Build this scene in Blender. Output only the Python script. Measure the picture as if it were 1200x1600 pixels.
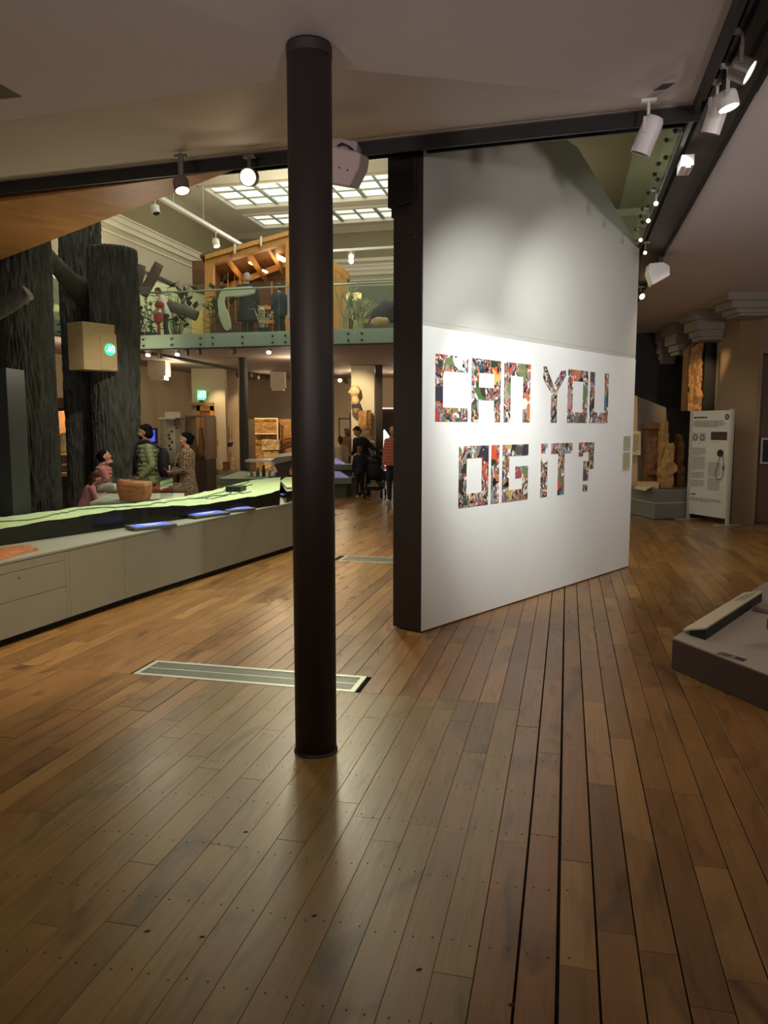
import bpy, bmesh, random
from math import *
from mathutils import Vector, Matrix, noise
random.seed(7)
for o in list(bpy.data.objects): bpy.data.objects.remove(o)
SC = bpy.context.scene
COL = SC.collection
# ------------------------------------------------------------------ camera
EYE = 1.65; F = 1200.0; PITCH = atan(132/1200)
cam = bpy.data.objects.new('camera', bpy.data.cameras.new('camera')); COL.objects.link(cam)
cam.data.sensor_fit = 'AUTO'; cam.data.sensor_width = 36; cam.data.lens = F/1600*36
cam.data.clip_start = .05; cam.data.clip_end = 200
cam.location = (0, 0, EYE); cam.rotation_euler = (pi/2 - PITCH, 0, 0)
SC.camera = cam
# ------------------------------------------------------------------ world, exposure
w = bpy.data.worlds.new('world'); SC.world = w; w.use_nodes = True
w.node_tree.nodes['Background'].inputs[0].default_value = (1, .87, .80, 1)
w.node_tree.nodes["Background"].inputs[1].default_value = .22
SC.view_settings.view_transform = 'Standard'; SC.view_settings.look = 'None'
SC.view_settings.exposure = 0.0; SC.view_settings.gamma = 1; SC.view_settings.use_curve_mapping = False
# ------------------------------------------------------------------ measuring helpers (all results are real metres)
def ray(px, py):
    a = (px-600)/F; b = -(py-800)/F
    return Vector((a, cos(PITCH)+b*sin(PITCH), -sin(PITCH)+b*cos(PITCH)))
def onz(px, py, z=0):
    d = ray(px, py); t = (z-EYE)/d.z; return Vector((d.x*t, d.y*t, z))
def ony(px, py, y):
    d = ray(px, py); t = y/d.y; return Vector((d.x*t, y, EYE+d.z*t))
def onpl(px, py, P, n):
    d = ray(px, py); t = (P[0]*n[0]+P[1]*n[1])/(d.x*n[0]+d.y*n[1]); return Vector((d.x*t, d.y*t, EYE+d.z*t))
def pix(x, y, z):
    z -= EYE; zc = y*cos(PITCH)-z*sin(PITCH); up = y*sin(PITCH)+z*cos(PITCH)
    return (600+F*x/zc, 800-F*up/zc, zc)
UX, UY = .2312, .9729          # the building's grid: a runs away, b runs to the right
def G(a, b, z=0): return Vector((a*UX+b*UY, a*UY-b*UX, z))
GA = atan2(UY, UX)             # heading of the a axis
def lamp(name, loc, aim, energy, size=40, blend=.5, color=(1,.82,.6), radius=.04, parent=None):
    l = bpy.data.lights.new(name, 'SPOT'); l.energy = energy; l.spot_size = radians(size); l.spot_blend = blend
    l.color = color; l.shadow_soft_size = radius
    o = bpy.data.objects.new(name, l); COL.objects.link(o); o.location = loc
    o.rotation_euler = (Vector(aim)-Vector(loc)).to_track_quat('-Z', 'Y').to_euler()
    return o
def bulb(name, loc, energy, color=(1,.82,.6), radius=.15):
    l = bpy.data.lights.new(name, 'POINT'); l.energy = energy; l.color = color; l.shadow_soft_size = radius
    o = bpy.data.objects.new(name, l); COL.objects.link(o); o.location = loc; return o
WARM = (1,.72,.42); SOFT = (1,.84,.66); COOL = (.95,1,.93); GREEN = (.75,1,.62)
# ------------------------------------------------------------------ lights of the rooms and added fill lights
# spotlights trained on the partition
lamp('lamp', (1.55, 5.05, 3.42), (.98, 6.83, 1.58), 440, 46, 1, (.95,1,.97), .04)
lamp('lamp', (1.62, 4.75, 3.25), (1.0, 6.85, 2.0), 190, 78, .75, (.95,1,.97), .04)
lamp('lamp', (2.05, 5.6, 3.6), (2.3, 8.3, 1.9), 170, 84, .8, (.95,1,.96), .05)
# unseen downlights added to light the boards and the counter front
lamp('lamp', (1.4, 3.9, 3.5), (.7, 4.6, 0), 55, 100, 1, (1,.86,.68), .08)
lamp('lamp', (-.9, 1.6, 3.3), (-.5, 4.2, 0), 45, 90, 1, (1,.90,.62), .1)
lamp('lamp', (-1.3, 5.9, 3.45), (-1.3, 6.2, 0), 120, 110, 1, (1,.95,.68), .08)
lamp('lamp', (-2.0, 4.3, 3.3), (-2.9, 5.6, .3), 260, 70, 1, (1,.78,.56), .08)
lamp('lamp', (-.8, 11, 3.9), (-.9, 9.4, 0), 420, 110, 1, (1,.92,.62), .2)  # added hall-side spot, gives the boards yellow light and sheen
lamp('lamp', (-2.4, -1.6, 2.2), (-1.0, 4.4, 3.7), 300, 62, .9, (1,.90,.86), .2)  # uplight added behind the viewer to brighten the near ceiling
lamp('lamp', (1.2, -1.8, 2.2), (.9, 3.8, 3.7), 280, 62, .9, (1,.89,.92), .2)  # second added uplight, for the ceiling right of the column
# relief and counter, from the hall
lamp('lamp', (-1.2, 10.2, 6.4), (-2.3, 8.6, .8), 420, 42, .8, (.96,1,.82), .1)
lamp('lamp', (.2, 8.0, 5.6), (-1.9, 8.6, .4), 190, 60, .9, (.90,.97,.78), .1)
# right hand room
lamp('lamp', (3.6, 9.0, 3.6), (3.4, 10.2, 0), 60, 110, 1, (1,.82,.52), .1)
lamp('lamp', (4.6, 4.5, 3.6), (2.9, 5.8, 0), 60, 95, 1, (1,.80,.55), .1)
lamp('lamp', (5.0, 10.6, 3.6), (5.9, 13.6, 1.2), 40, 36, .8, (1,.88,.70), .08)
lamp('lamp', (5.7, 12.9, 3.3), (5.98, 14.75, 2.4), 150, 32, .8, (1,.66,.34), .04)
lamp('lamp', (4.6, 13.0, 3.6), (5.2, 15.0, .8), 14, 40, .8, (1,.70,.40), .04)
lamp('lamp', (4.6, 13.6, 3.6), (4.75, 15.4, 1.2), 40, 36, .8, (1,.74,.44), .04)
lamp('lamp', (4.2, .6, 2.2), (3.6, 6.5, 3.7), 460, 60, .9, (1,.90,.92), .2)  # unseen uplight added to brighten the right hand ceiling
bulb('lamp', (6.3, 6.5, 2.4), 12, (1,.80,.64), .3)
# tall hall
for a_, b_, e_ in ((10, -7, 130), (11, -3, 60), (17, -6, 190), (22, -8, 180), (23, -2, 110)): bulb('lamp', G(a_, b_, 7.0), e_, (1,.97,.80), .5)  # bulbs added in mid air, the skylight alone leaves the hall dim
bulb('lamp', G(18.5, -11.2, 5.6), 60, (1,.86,.6), .2)
bulb('lamp', G(14.5, -9.8, 2.9), 70, (1,.82,.55), .2)
# low rooms under the gallery
for a_, b_, e_ in ((19.5, -10.6, 40), (19, -7, 40), (24, -9.5, 24), (24, -6.5, 55), (22, -3.5, 40), (25, -5.4, 30)): bulb('lamp', G(a_, b_, 3.0), e_, (1,.80,.54), .15)
lamp('lamp', (-4.1, 23.6, 3.3), (-3.8, 25.6, 1.5), 260, 60, .8, (1,.76,.42), .05)
lamp('lamp', (-5.0, 22.8, 3.3), (-5.0, 24.0, 1.7), 120, 50, .8, (1,.8,.46), .05)
lamp('lamp', (-5.0, 20.8, 3.3), (-5.0, 22.4, 1.0), 120, 50, .8, (1,.8,.46), .05)
lamp('lamp', (-1.0, 20.8, 3.3), (-.8, 22.5, 2.4), 220, 60, .8, (1,.78,.46), .05)
lamp('lamp', (-2.4, 8.8, 3.9), (-3.9, 11.6, 1.7), 260, 44, .9, (1,.88,.72), .08)
bulb('lamp', (-2.6, 8.6, 2.5), 26, (1,.86,.66), .2)  # added bulb without a fixture, lifts the wooden soffit and the trunks
# ------------------------------------------------------------------ materials
def lin(c):
    if isinstance(c, str): c = tuple(int(c[i:i+2], 16) for i in (0, 2, 4))
    return tuple(((v/255)/12.92 if v/255 <= .04045 else ((v/255+.055)/1.055)**2.4) for v in c) + (1,)
MATS = {}
def mat(name, c, rough=.6, metal=0, var=0, scale=4, bump=0, bscale=40, emit=0, alpha=1, trans=0, c2=None, stretch=None, spec=.5):
    if name in MATS: return MATS[name]
    m = bpy.data.materials.new(name); m.use_nodes = True; nt = m.node_tree; N = nt.nodes; L = nt.links
    b = N['Principled BSDF']; c = lin(c)
    b.inputs['Base Color'].default_value = c; b.inputs['Roughness'].default_value = rough; b.inputs['Metallic'].default_value = metal
    b.inputs['Specular IOR Level'].default_value = spec
    if var or bump:
        tc = N.new('ShaderNodeTexCoord'); mp = N.new('ShaderNodeMapping'); L.new(tc.outputs['Object'], mp.inputs[0])
        if stretch: mp.inputs['Scale'].default_value = stretch
    if var:
        n = N.new('ShaderNodeTexNoise'); n.inputs['Scale'].default_value = scale; n.inputs['Detail'].default_value = 6; n.inputs['Roughness'].default_value = .65
        L.new(mp.outputs[0], n.inputs['Vector'])
        r = N.new('ShaderNodeValToRGB'); L.new(n.outputs['Fac'], r.inputs[0])
        lo = lin(c2) if c2 else tuple(v*(1-var) for v in c[:3])+(1,)
        hi = c if c2 else tuple(min(1, v*(1+var)) for v in c[:3])+(1,)
        r.color_ramp.elements[0].color = lo; r.color_ramp.elements[1].color = hi
        r.color_ramp.elements[0].position = .32; r.color_ramp.elements[1].position = .68
        L.new(r.outputs[0], b.inputs['Base Color'])
    if bump:
        n2 = N.new('ShaderNodeTexNoise'); n2.inputs['Scale'].default_value = bscale; n2.inputs['Detail'].default_value = 5
        L.new(mp.outputs[0], n2.inputs['Vector'])
        bp = N.new('ShaderNodeBump'); bp.inputs['Strength'].default_value = bump; bp.inputs['Distance'].default_value = .02
        L.new(n2.outputs['Fac'], bp.inputs['Height']); L.new(bp.outputs[0], b.inputs['Normal'])
    if emit:
        b.inputs['Emission Color'].default_value = c; b.inputs['Emission Strength'].default_value = emit
    if trans: b.inputs['Transmission Weight'].default_value = trans
    if alpha < 1: b.inputs['Alpha'].default_value = alpha
    MATS[name] = m; return m
def glass(name, c=(.85,.95,.88), op=.12, rf=.8):
    """thin glass: clear with a tint and a glossy skin"""
    if name in MATS: return MATS[name]
    m = bpy.data.materials.new(name); m.use_nodes = True; nt = m.node_tree; N = nt.nodes; L = nt.links
    for n in list(N): N.remove(n)
    o = N.new('ShaderNodeOutputMaterial'); t = N.new('ShaderNodeBsdfTransparent'); t.inputs[0].default_value = (*c, 1)
    g = N.new('ShaderNodeBsdfGlossy'); g.inputs['Roughness'].default_value = .03; g.inputs[0].default_value = (.9, 1, .94, 1)
    fr = N.new('ShaderNodeFresnel'); fr.inputs[0].default_value = 1.45
    ad = N.new('ShaderNodeMath'); ad.operation = 'MULTIPLY_ADD'; ad.inputs[1].default_value = rf; ad.inputs[2].default_value = 0; ad.use_clamp = True
    L.new(fr.outputs[0], ad.inputs[0])
    mx = N.new('ShaderNodeMixShader'); L.new(ad.outputs[0], mx.inputs[0]); L.new(t.outputs[0], mx.inputs[1]); L.new(g.outputs[0], mx.inputs[2])
    d = N.new('ShaderNodeBsdfDiffuse'); d.inputs[0].default_value = (.45, .6, .5, 1)
    m2 = N.new('ShaderNodeMixShader'); m2.inputs[0].default_value = op; L.new(mx.outputs[0], m2.inputs[1]); L.new(d.outputs[0], m2.inputs[2])
    L.new(m2.outputs[0], o.inputs[0]); MATS[name] = m; return m
def wood(name, cols, rough=.38, ang=GA, grain=1.0, dark=.45, spec=.5):
    """planks: tone differs per plank (per object and per mesh island), grain runs along heading ang"""
    m = bpy.data.materials.new(name); m.use_nodes = True; nt = m.node_tree; N = nt.nodes; L = nt.links
    b = N['Principled BSDF']; b.inputs['Specular IOR Level'].default_value = spec
    ge = N.new('ShaderNodeNewGeometry'); oi = N.new('ShaderNodeObjectInfo')
    s = N.new('ShaderNodeMath'); s.operation = 'ADD'; L.new(ge.outputs['Random Per Island'], s.inputs[0]); L.new(oi.outputs['Random'], s.inputs[1])
    fr = N.new('ShaderNodeMath'); fr.operation = 'FRACT'; L.new(s.outputs[0], fr.inputs[0])
    r = N.new('ShaderNodeValToRGB'); L.new(fr.outputs[0], r.inputs[0])
    el = r.color_ramp.elements
    while len(el) < len(cols): el.new(.5)
    for i, c in enumerate(cols): el[i].position = i/(len(cols)-1); el[i].color = lin(c)
    rot = N.new('ShaderNodeMapping'); rot.inputs['Rotation'].default_value = (0, 0, -ang); L.new(ge.outputs['Position'], rot.inputs[0])
    off = N.new('ShaderNodeVectorMath'); off.operation = 'ADD'; L.new(rot.outputs[0], off.inputs[0])
    ml = N.new('ShaderNodeMath'); ml.operation = 'MULTIPLY'; ml.inputs[1].default_value = 37; L.new(fr.outputs[0], ml.inputs[0]); L.new(ml.outputs[0], off.inputs[1])
    def nz(scale, sx, sy, det=6, dist=0):
        mp = N.new('ShaderNodeMapping'); mp.inputs['Scale'].default_value = (sx, sy, sy); L.new(off.outputs[0], mp.inputs[0])
        n = N.new('ShaderNodeTexNoise'); n.inputs['Scale'].default_value = scale; n.inputs['Detail'].default_value = det; n.inputs['Distortion'].default_value = dist
        L.new(mp.outputs[0], n.inputs['Vector']); return n.outputs['Fac']
    def mul(src, fac, lo, hi, p0=.35, p1=.65):
        rr = N.new('ShaderNodeValToRGB'); L.new(fac, rr.inputs[0]); e = rr.color_ramp.elements
        e[0].position = p0; e[1].position = p1; e[0].color = (lo, lo, lo, 1); e[1].color = (hi, hi, hi, 1)
        mx = N.new('ShaderNodeMix'); mx.data_type = 'RGBA'; mx.blend_type = 'MULTIPLY'; mx.inputs[0].default_value = 1
        L.new(src, mx.inputs[6]); L.new(rr.outputs[0], mx.inputs[7]); return mx.outputs[2]
    g1 = nz(60*grain, .05, 1, 5, .4); g2 = nz(5, .35, 1.2, 5, 1.0); g3 = nz(2.2, .6, 1.5, 3, 1.5)
    c = mul(r.outputs[0], g1, .88, 1.08); c = mul(c, g2, .84, 1.08, .3, .7); c = mul(c, g3, dark, 1.05, .26, .44)
    L.new(c, b.inputs['Base Color'])
    rr = N.new('ShaderNodeMapRange'); L.new(g2, rr.inputs[0]); rr.inputs[3].default_value = rough-.06; rr.inputs[4].default_value = rough+.12
    L.new(rr.outputs[0], b.inputs['Roughness'])
    bp = N.new('ShaderNodeBump'); bp.inputs['Strength'].default_value = .12; bp.inputs['Distance'].default_value = .004
    L.new(g1, bp.inputs['Height']); L.new(bp.outputs[0], b.inputs['Normal'])
    return m
# ------------------------------------------------------------------ mesh builder
class MB:
    def __init__(s): s.v = []; s.f = []; s.mi = []; s.cur = 0
    def add(s, vs, fs):
        n = len(s.v); s.v += [tuple(v) for v in vs]; s.f += [tuple(i+n for i in f) for f in fs]; s.mi += [s.cur]*len(fs); return s
    def box(s, c, d, rz=0, M=None):
        x, y, z = d[0]/2, d[1]/2, d[2]/2; R = Matrix.Rotation(rz, 3, 'Z') if M is None else M
        vs = [Vector(c)+R @ Vector((i*x, j*y, k*z)) for i in (-1, 1) for j in (-1, 1) for k in (-1, 1)]
        return s.add(vs, [(0,1,3,2),(4,6,7,5),(0,4,5,1),(2,3,7,6),(0,2,6,4),(1,5,7,3)])
    def gbox(s, a0, a1, b0, b1, z0, z1):
        return s.prism([G(a0,b0), G(a1,b0), G(a1,b1), G(a0,b1)], z0, z1)
    def prism(s, poly, z0, z1):
        n = len(poly); A = sum(poly[i][0]*poly[(i+1)%n][1]-poly[(i+1)%n][0]*poly[i][1] for i in range(n))
        if A < 0: poly = poly[::-1]
        vs = [(p[0], p[1], z0) for p in poly]+[(p[0], p[1], z1) for p in poly]
        return s.add(vs, [tuple(range(n))[::-1], tuple(range(n, 2*n))]+[(i, (i+1)%n, (i+1)%n+n, i+n) for i in range(n)])
    def slab(s, pts, th):
        """planar polygon in space (list of Vectors) extruded by vector th"""
        n = len(pts); th = Vector(th)
        vs = [Vector(p) for p in pts]+[Vector(p)+th for p in pts]
        return s.add(vs, [tuple(range(n))[::-1], tuple(range(n, 2*n))]+[(i, (i+1)%n, (i+1)%n+n, i+n) for i in range(n)])
    def beam(s, p0, p1, w, h, up=(0,0,1)):
        p0 = Vector(p0); p1 = Vector(p1); d = (p1-p0).normalized(); x = d.cross(Vector(up))
        if x.length < 1e-4: x = Vector((1,0,0))
        x.normalize(); y = x.cross(d); a = x*w/2; b = y*h/2
        vs = [p+i*a+j*b for p in (p0, p1) for i, j in ((-1,-1),(1,-1),(1,1),(-1,1))]
        return s.add(vs, [(0,3,2,1),(4,5,6,7),(0,1,5,4),(1,2,6,5),(2,3,7,6),(3,0,4,7)])
    def tube(s, pts, r, seg=8, cap=True):
        pts = [Vector(p) for p in pts]; n = len(pts); rr = r if isinstance(r, (list, tuple)) else [r]*n
        vs = []; up = None
        for i, p in enumerate(pts):
            d = (pts[min(i+1, n-1)]-pts[max(i-1, 0)]).normalized()
            if up is None: up = Vector((0,0,1)) if abs(d.z) < .9 else Vector((1,0,0))
            x = d.cross(up).normalized(); up = x.cross(d).normalized()
            vs += [p+(x*cos(2*pi*k/seg)+up*sin(2*pi*k/seg))*rr[i] for k in range(seg)]
        fs = [(i*seg+k, (i+1)*seg+k, (i+1)*seg+(k+1)%seg, i*seg+(k+1)%seg) for i in range(n-1) for k in range(seg)]
        if cap: fs += [tuple(range(seg)), tuple((n-1)*seg+k for k in range(seg))[::-1]]
        return s.add(vs, fs)
    def lathe(s, c, prof, seg=24, sx=1, sy=1, rz=0):
        vs = []; c = Vector(c)
        for r, z in prof:
            for k in range(seg):
                t = 2*pi*k/seg; x = r*cos(t)*sx; y = r*sin(t)*sy
                vs.append(c+Vector((x*cos(rz)-y*sin(rz), x*sin(rz)+y*cos(rz), z)))
        m = len(prof)
        fs = [(i*seg+k, i*seg+(k+1)%seg, (i+1)*seg+(k+1)%seg, (i+1)*seg+k) for i in range(m-1) for k in range(seg)]
        fs += [tuple(range(seg))[::-1], tuple((m-1)*seg+k for k in range(seg))]
        return s.add(vs, fs)
    def ball(s, c, r, seg=12, ring=8, sc=(1,1,1), R=None):
        R = R or Matrix.Identity(3); c = Vector(c)
        vs = [c+R @ Vector((0,0,-r*sc[2]))]
        for i in range(1, ring):
            t = pi*i/ring
            vs += [c+R @ Vector((r*sc[0]*sin(t)*cos(2*pi*k/seg), r*sc[1]*sin(t)*sin(2*pi*k/seg), -r*sc[2]*cos(t))) for k in range(seg)]
        vs.append(c+R @ Vector((0,0,r*sc[2]))); e = len(vs)-1
        fs = [(0, 1+(k+1)%seg, 1+k) for k in range(seg)]
        for i in range(ring-2): fs += [(1+i*seg+k, 1+i*seg+(k+1)%seg, 1+(i+1)*seg+(k+1)%seg, 1+(i+1)*seg+k) for k in range(seg)]
        fs += [(e, 1+(ring-2)*seg+k, 1+(ring-2)*seg+(k+1)%seg) for k in range(seg)]
        return s.add(vs, fs)
    def cap(s, p0, r0, p1, r1, seg=10):
        s.ball(p0, r0, seg, 6); s.ball(p1, r1, seg, 6)
        if (Vector(p1)-Vector(p0)).length > 1e-4: s.tube([p0, p1], [r0, r1], seg)
        return s
    def loft(s, rings, seg=16):
        """rings: (centre, rx, ry, 3x3 frame)"""
        vs = []
        for c, rx, ry, R in rings:
            vs += [Vector(c)+R @ Vector((rx*cos(2*pi*k/seg), ry*sin(2*pi*k/seg), 0)) for k in range(seg)]
        m = len(rings)
        fs = [(i*seg+k, i*seg+(k+1)%seg, (i+1)*seg+(k+1)%seg, (i+1)*seg+k) for i in range(m-1) for k in range(seg)]
        fs += [tuple(range(seg))[::-1], tuple((m-1)*seg+k for k in range(seg))]
        return s.add(vs, fs)
    def build(s, name, m, parent=None, smooth=False, bevel=0, kind=None, label=None, remesh=0, local=False):
        org = Vector((0,0,0))
        if parent is not None and not local:
            q = parent
            while q is not None: org += q.location; q = q.parent
        me = bpy.data.meshes.new(name); me.from_pydata([(v[0]-org.x, v[1]-org.y, v[2]-org.z) for v in s.v], [], s.f)
        for mm in (m if isinstance(m, (list, tuple)) else [m]): me.materials.append(mm)
        if isinstance(m, (list, tuple)):
            for p, i in zip(me.polygons, s.mi): p.material_index = i
        if smooth: me.polygons.foreach_set('use_smooth', [True]*len(me.polygons))
        me.update()
        if name not in ('plank', 'distant_planks'):
            bm = bmesh.new(); bm.from_mesh(me); bmesh.ops.recalc_face_normals(bm, faces=bm.faces); bm.to_mesh(me); bm.free()
        o = bpy.data.objects.new(name, me); COL.objects.link(o)
        if parent is not None: o.parent = parent
        if remesh:
            md = o.modifiers.new('remesh', 'REMESH'); md.mode = 'VOXEL'; md.voxel_size = remesh; md.use_smooth_shade = True
            sm = o.modifiers.new('smooth', 'SMOOTH'); sm.factor = .5; sm.iterations = 2
        if bevel:
            md = o.modifiers.new('bevel', 'BEVEL'); md.width = bevel; md.segments = 2; md.limit_method = 'ANGLE'
        if kind: o['kind'] = kind
        if label: o['label'] = label
        return o
def thing(name, label, cat, loc=(0,0,0), rz=0, group=None):
    o = bpy.data.objects.new(name, None); COL.objects.link(o); o.empty_display_size = .1
    o.location = loc; o.rotation_euler = (0, 0, rz); o['label'] = label; o['category'] = cat
    if group: o['group'] = group
    return o
def tag(o, label, cat, group=None):
    o['label'] = label; o['category'] = cat
    if group: o['group'] = group
    return o
def struct(o): o['kind'] = 'structure'; return o
def one(mb, name, m, label, cat, loc=None, group=None, **k):
    """a thing that is one mesh, origin at loc"""
    if loc is not None:
        mb.v = [(v[0]-loc[0], v[1]-loc[1], v[2]-loc[2]) for v in mb.v]
    o = mb.build(name, m, **k)
    if loc is not None: o.location = loc
    return tag(o, label, cat, group)
def copy_tree(o, parent=None, loc=None, rz=None, label=None):
    c = o.copy(); COL.objects.link(c)
    if parent is not None: c.parent = parent
    if loc is not None: c.location = loc
    if rz is not None: c.rotation_euler[2] = rz
    if label: c['label'] = label
    for ch in list(o.children): copy_tree(ch, c)
    return c
def text(name, s, size, M, m, parent, depth=.0008):
    """real lettering, turned to a mesh; M maps the text plane to the world"""
    cu = bpy.data.curves.new(name, 'FONT'); cu.body = s; cu.size = size; cu.extrude = depth; cu.align_x = 'LEFT'
    t = bpy.data.objects.new(name, cu); me = bpy.data.meshes.new_from_object(t); bpy.data.objects.remove(t)
    org = Vector((0,0,0)); q = parent
    while q is not None: org += q.location; q = q.parent
    me.transform(Matrix.Translation(-org) @ M); me.materials.clear(); me.materials.append(m); me.name = name
    o = bpy.data.objects.new(name, me); COL.objects.link(o); o.parent = parent; return o
def frame(o, x, y):
    x = Vector(x).normalized(); y = Vector(y).normalized(); z = x.cross(y)
    M = Matrix.Identity(4)
    for i in range(3): M[i][0] = x[i]; M[i][1] = y[i]; M[i][2] = z[i]; M[i][3] = o[i]
    return M
# ------------------------------------------------------------------ shared materials
M_floorA = wood('oak_planks', ['835d31', '946c3c', '886135', '77532c', 'a37a45', '8d6538', '8f6336'], .27)
M_floorB = wood('grey_oak_planks', ['886c3b', '806336', '8d713f', '896839', '7b5e33', '8e733f'], .30)
M_sub = mat('subfloor_dark', '140d08', .9)
M_ceil = mat('ceiling_paint', 'c9bfbc', .75, var=.03, scale=.6)
M_beam = mat('dark_steel', '1e1c1b', .5, var=.2, scale=6)
M_beamb = mat('grey_steel', '4a4846', .45, var=.15, scale=6)
M_brownpaint = mat('brown_black_paint', '2a211f', .55, var=.06, scale=3)
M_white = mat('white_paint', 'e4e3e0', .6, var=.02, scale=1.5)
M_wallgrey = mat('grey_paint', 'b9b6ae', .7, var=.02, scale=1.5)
M_hall = mat('hall_stone_paint', 'b3ab93', .8, var=.05, scale=.8)
M_hallcream = mat('cream_paint', 'd3cbb6', .8, var=.04, scale=.8)
M_room = mat('gallery_wall_paint', 'b7a68d', .8, var=.05, scale=.7)
M_olive = mat('olive_paint', '8d8466', .8, var=.05, scale=.8)
M_black = mat('black_paint', '0b0a0a', .6)
M_metal = mat('brushed_metal', 'b9b9b4', .3, 1)
M_bolt = mat('bolt_steel', '5a625c', .3, 1)
M_whiteplastic = mat('white_plastic', 'dcd8d4', .4)
M_sandstone = mat('sandstone', 'a9804e', .85, var=.3, scale=7, bump=.6, bscale=25)
M_palestone = mat('pale_stone', 'c8ab80', .85, var=.25, scale=9, bump=.5, bscale=30)
M_redstone = mat('red_stone', '7c5534', .8, var=.25, scale=6, bump=.5, bscale=20)
M_plinth = mat('grey_plinth', '7c7b74', .6, var=.04, scale=3)
M_greenband = mat('slab_edge_green', 'cfdbd0', .5)
M_glass = glass('clear_glass', (.985, .995, .988), .008, .45)
M_glass2 = glass('balustrade_glass', (.97, .995, .98), .035)
M_pale = mat('pine_wood', 'c79a55', .6, var=.22, scale=3, stretch=(1, 1, 6))
M_pine = mat('pine_frame', 'bd8a45', .6, var=.2, scale=4, stretch=(6, 6, 1))
M_lampon = mat('lamp_lens_lit', 'ffe9c4', .4, emit=9)
M_lampwarm = mat('lamp_lens_warm', 'ffd9a0', .4, emit=3)
# ------------------------------------------------------------------ floor
fl = MB(); fl.prism([(-14, -3), (12, -3), (12, 34), (-14, 34)], -.08, -.022)
floor = struct(fl.build('floor', M_sub))
PW = .1235
A_SEC = 4.50
B_R0, B_R1 = -2.17, -.2
GR = [(-1.695, -.118), (-.62, .16)]    # grilles (b range), cut out below
cand = []
rp = random.Random(3)
i0 = int(-14/PW)
grille_rects = []
for q in ([(240,1033),(575,1056),(553,1082),(210,1053)], [(540,868),(640,873),(640,881),(528,876)]):
    ps = [onz(*p) for p in q]; aa = [p.x*UX+p.y*UY for p in ps]; bb = [p.x*UY-p.y*UX for p in ps]
    grille_rects.append(((aa[0]+aa[1])/2, (aa[2]+aa[3])/2, (bb[0]+bb[3])/2, (bb[1]+bb[2])/2))
for i in range(i0, int(9.5/PW)):
    b0 = i*PW+.012; b1 = b0+PW; bm = (b0+b1)/2
    a = .2+rp.random()*1.0
    old = not (B_R0 < bm < B_R1)
    wide = {0: .011, 1: .003, 2: .007, -1: .012, 3: .004, 4: .003, 5: .006, -2: .004}.get(i, rp.choice((.0015, .002, .003, .004)))
    while a < 29:
        n = a+rp.uniform(.55, 1.5) if old else a+rp.uniform(1.0, 2.4)
        if bm < B_R1 and a < A_SEC < n: n = A_SEC
        if bm > B_R1 and n-a < .4: n = a+.5
        rep = (not old) and n <= A_SEC+.001
        gap = .0006 if rep else wide
        hts = rp.uniform(-.0012, .0006) if not rep else rp.uniform(-.0003, .0003)
        parts = [(a, n)]
        for (g1, g0, gb0, gb1) in grille_rects:      # leave the grille openings free
            if b1 > gb0 and b0 < gb1 and not (bm < gb0-.02 or bm > gb1+.02):
                np_ = []
                for s0, s1 in parts:
                    if s1 <= g0 or s0 >= g1: np_.append((s0, s1))
                    else:
                        if s0 < g0-.01: np_.append((s0, g0))
                        if s1 > g1+.01: np_.append((g1, s1))
                parts = np_
        for s0, s1 in parts:
            c = G((s0+s1)/2, bm)
            if c.y > .6:
                px, py, zc = pix(c.x, c.y, 0)
                m_ = 700 if c.y < 7 else 60
                if -m_ < px < 1200+m_ and py < 1900:
                    hidden = (px < 459 and py < 1014-.338*px-10) or (655 < px < 985 and py < 989-.319*(px-659)-8) or (py < 800 and px > 1000)
                    ar = 0 if hidden else (s1-s0)*PW*1e6*EYE/zc**3
                    if py > 1640: ar *= .3
                    cand.append((ar, s0, s1, b0+gap/2, b1-gap/2, hts, rep))
        a = n
def plank_mb(mb, p):
    _, s0, s1, b0, b1, h, rep = p; e = .0006; t = .0013
    vs = []
    for (d, z) in ((0, -.021), (0, h-t), (t, h)):
        vs += [G(s0+e+d, b0+d, z), G(s1-e-d, b0+d, z), G(s1-e-d, b1-d, z), G(s0+e+d, b1-d, z)]
    mb.add(vs, [(8,11,10,9)]+[(k*4+i, k*4+(i+1)%4, (k+1)*4+(i+1)%4, (k+1)*4+i) for k in range(2) for i in range(4)])
cand.sort(key=lambda t: -t[0])
for p in cand[:300]:
    mb = MB(); plank_mb(mb, p); c = G((p[1]+p[2])/2, (p[3]+p[4])/2)
    mb.v = [(v[0]-c.x, v[1]-c.y, v[2]) for v in mb.v]; mb.f = [f[::-1] for f in mb.f]
    o = mb.build('plank', M_floorB if p[6] else M_floorA, floor, local=True); o.location = c
for rep, mm in ((False, M_floorA), (True, M_floorB)):
    mb = MB()
    for p in cand[300:]:
        if p[6] == rep: plank_mb(mb, p)
    mb.f = [f[::-1] for f in mb.f]
    if mb.v: mb.build('distant_planks', mm, floor, kind='stuff')
nl = MB()                                           # nail heads over the joists
for k in range(1, 12):
    a = A_SEC-.04-k*.36+.36
    if a < 1.3: break
    for i in range(int(B_R0/PW)-1, 2):
        for e in (.03, PW-.03):
            b = i*PW+.012+e+rp.uniform(-.006, .006)
            if B_R0 < b < B_R1+.28: nl.lathe(G(a+rp.uniform(-.014, .014), b, 0), [(.0032, -.001), (.0032, .0011)], 7)
nl.build('nail_heads', mat('nail_head', '1a1410', .7), floor, kind='stuff')
kn = MB()
for q in ((316,1464),(655,1515),(799,1570),(491,1431),(230,1455),(384,1300)):
    c = onz(*q); kn.lathe((c.x, c.y, 0), [(.005, -.001), (.0065, .0009), (.003, .0012)], 7, sx=1.6, sy=.9, rz=.3)
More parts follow.
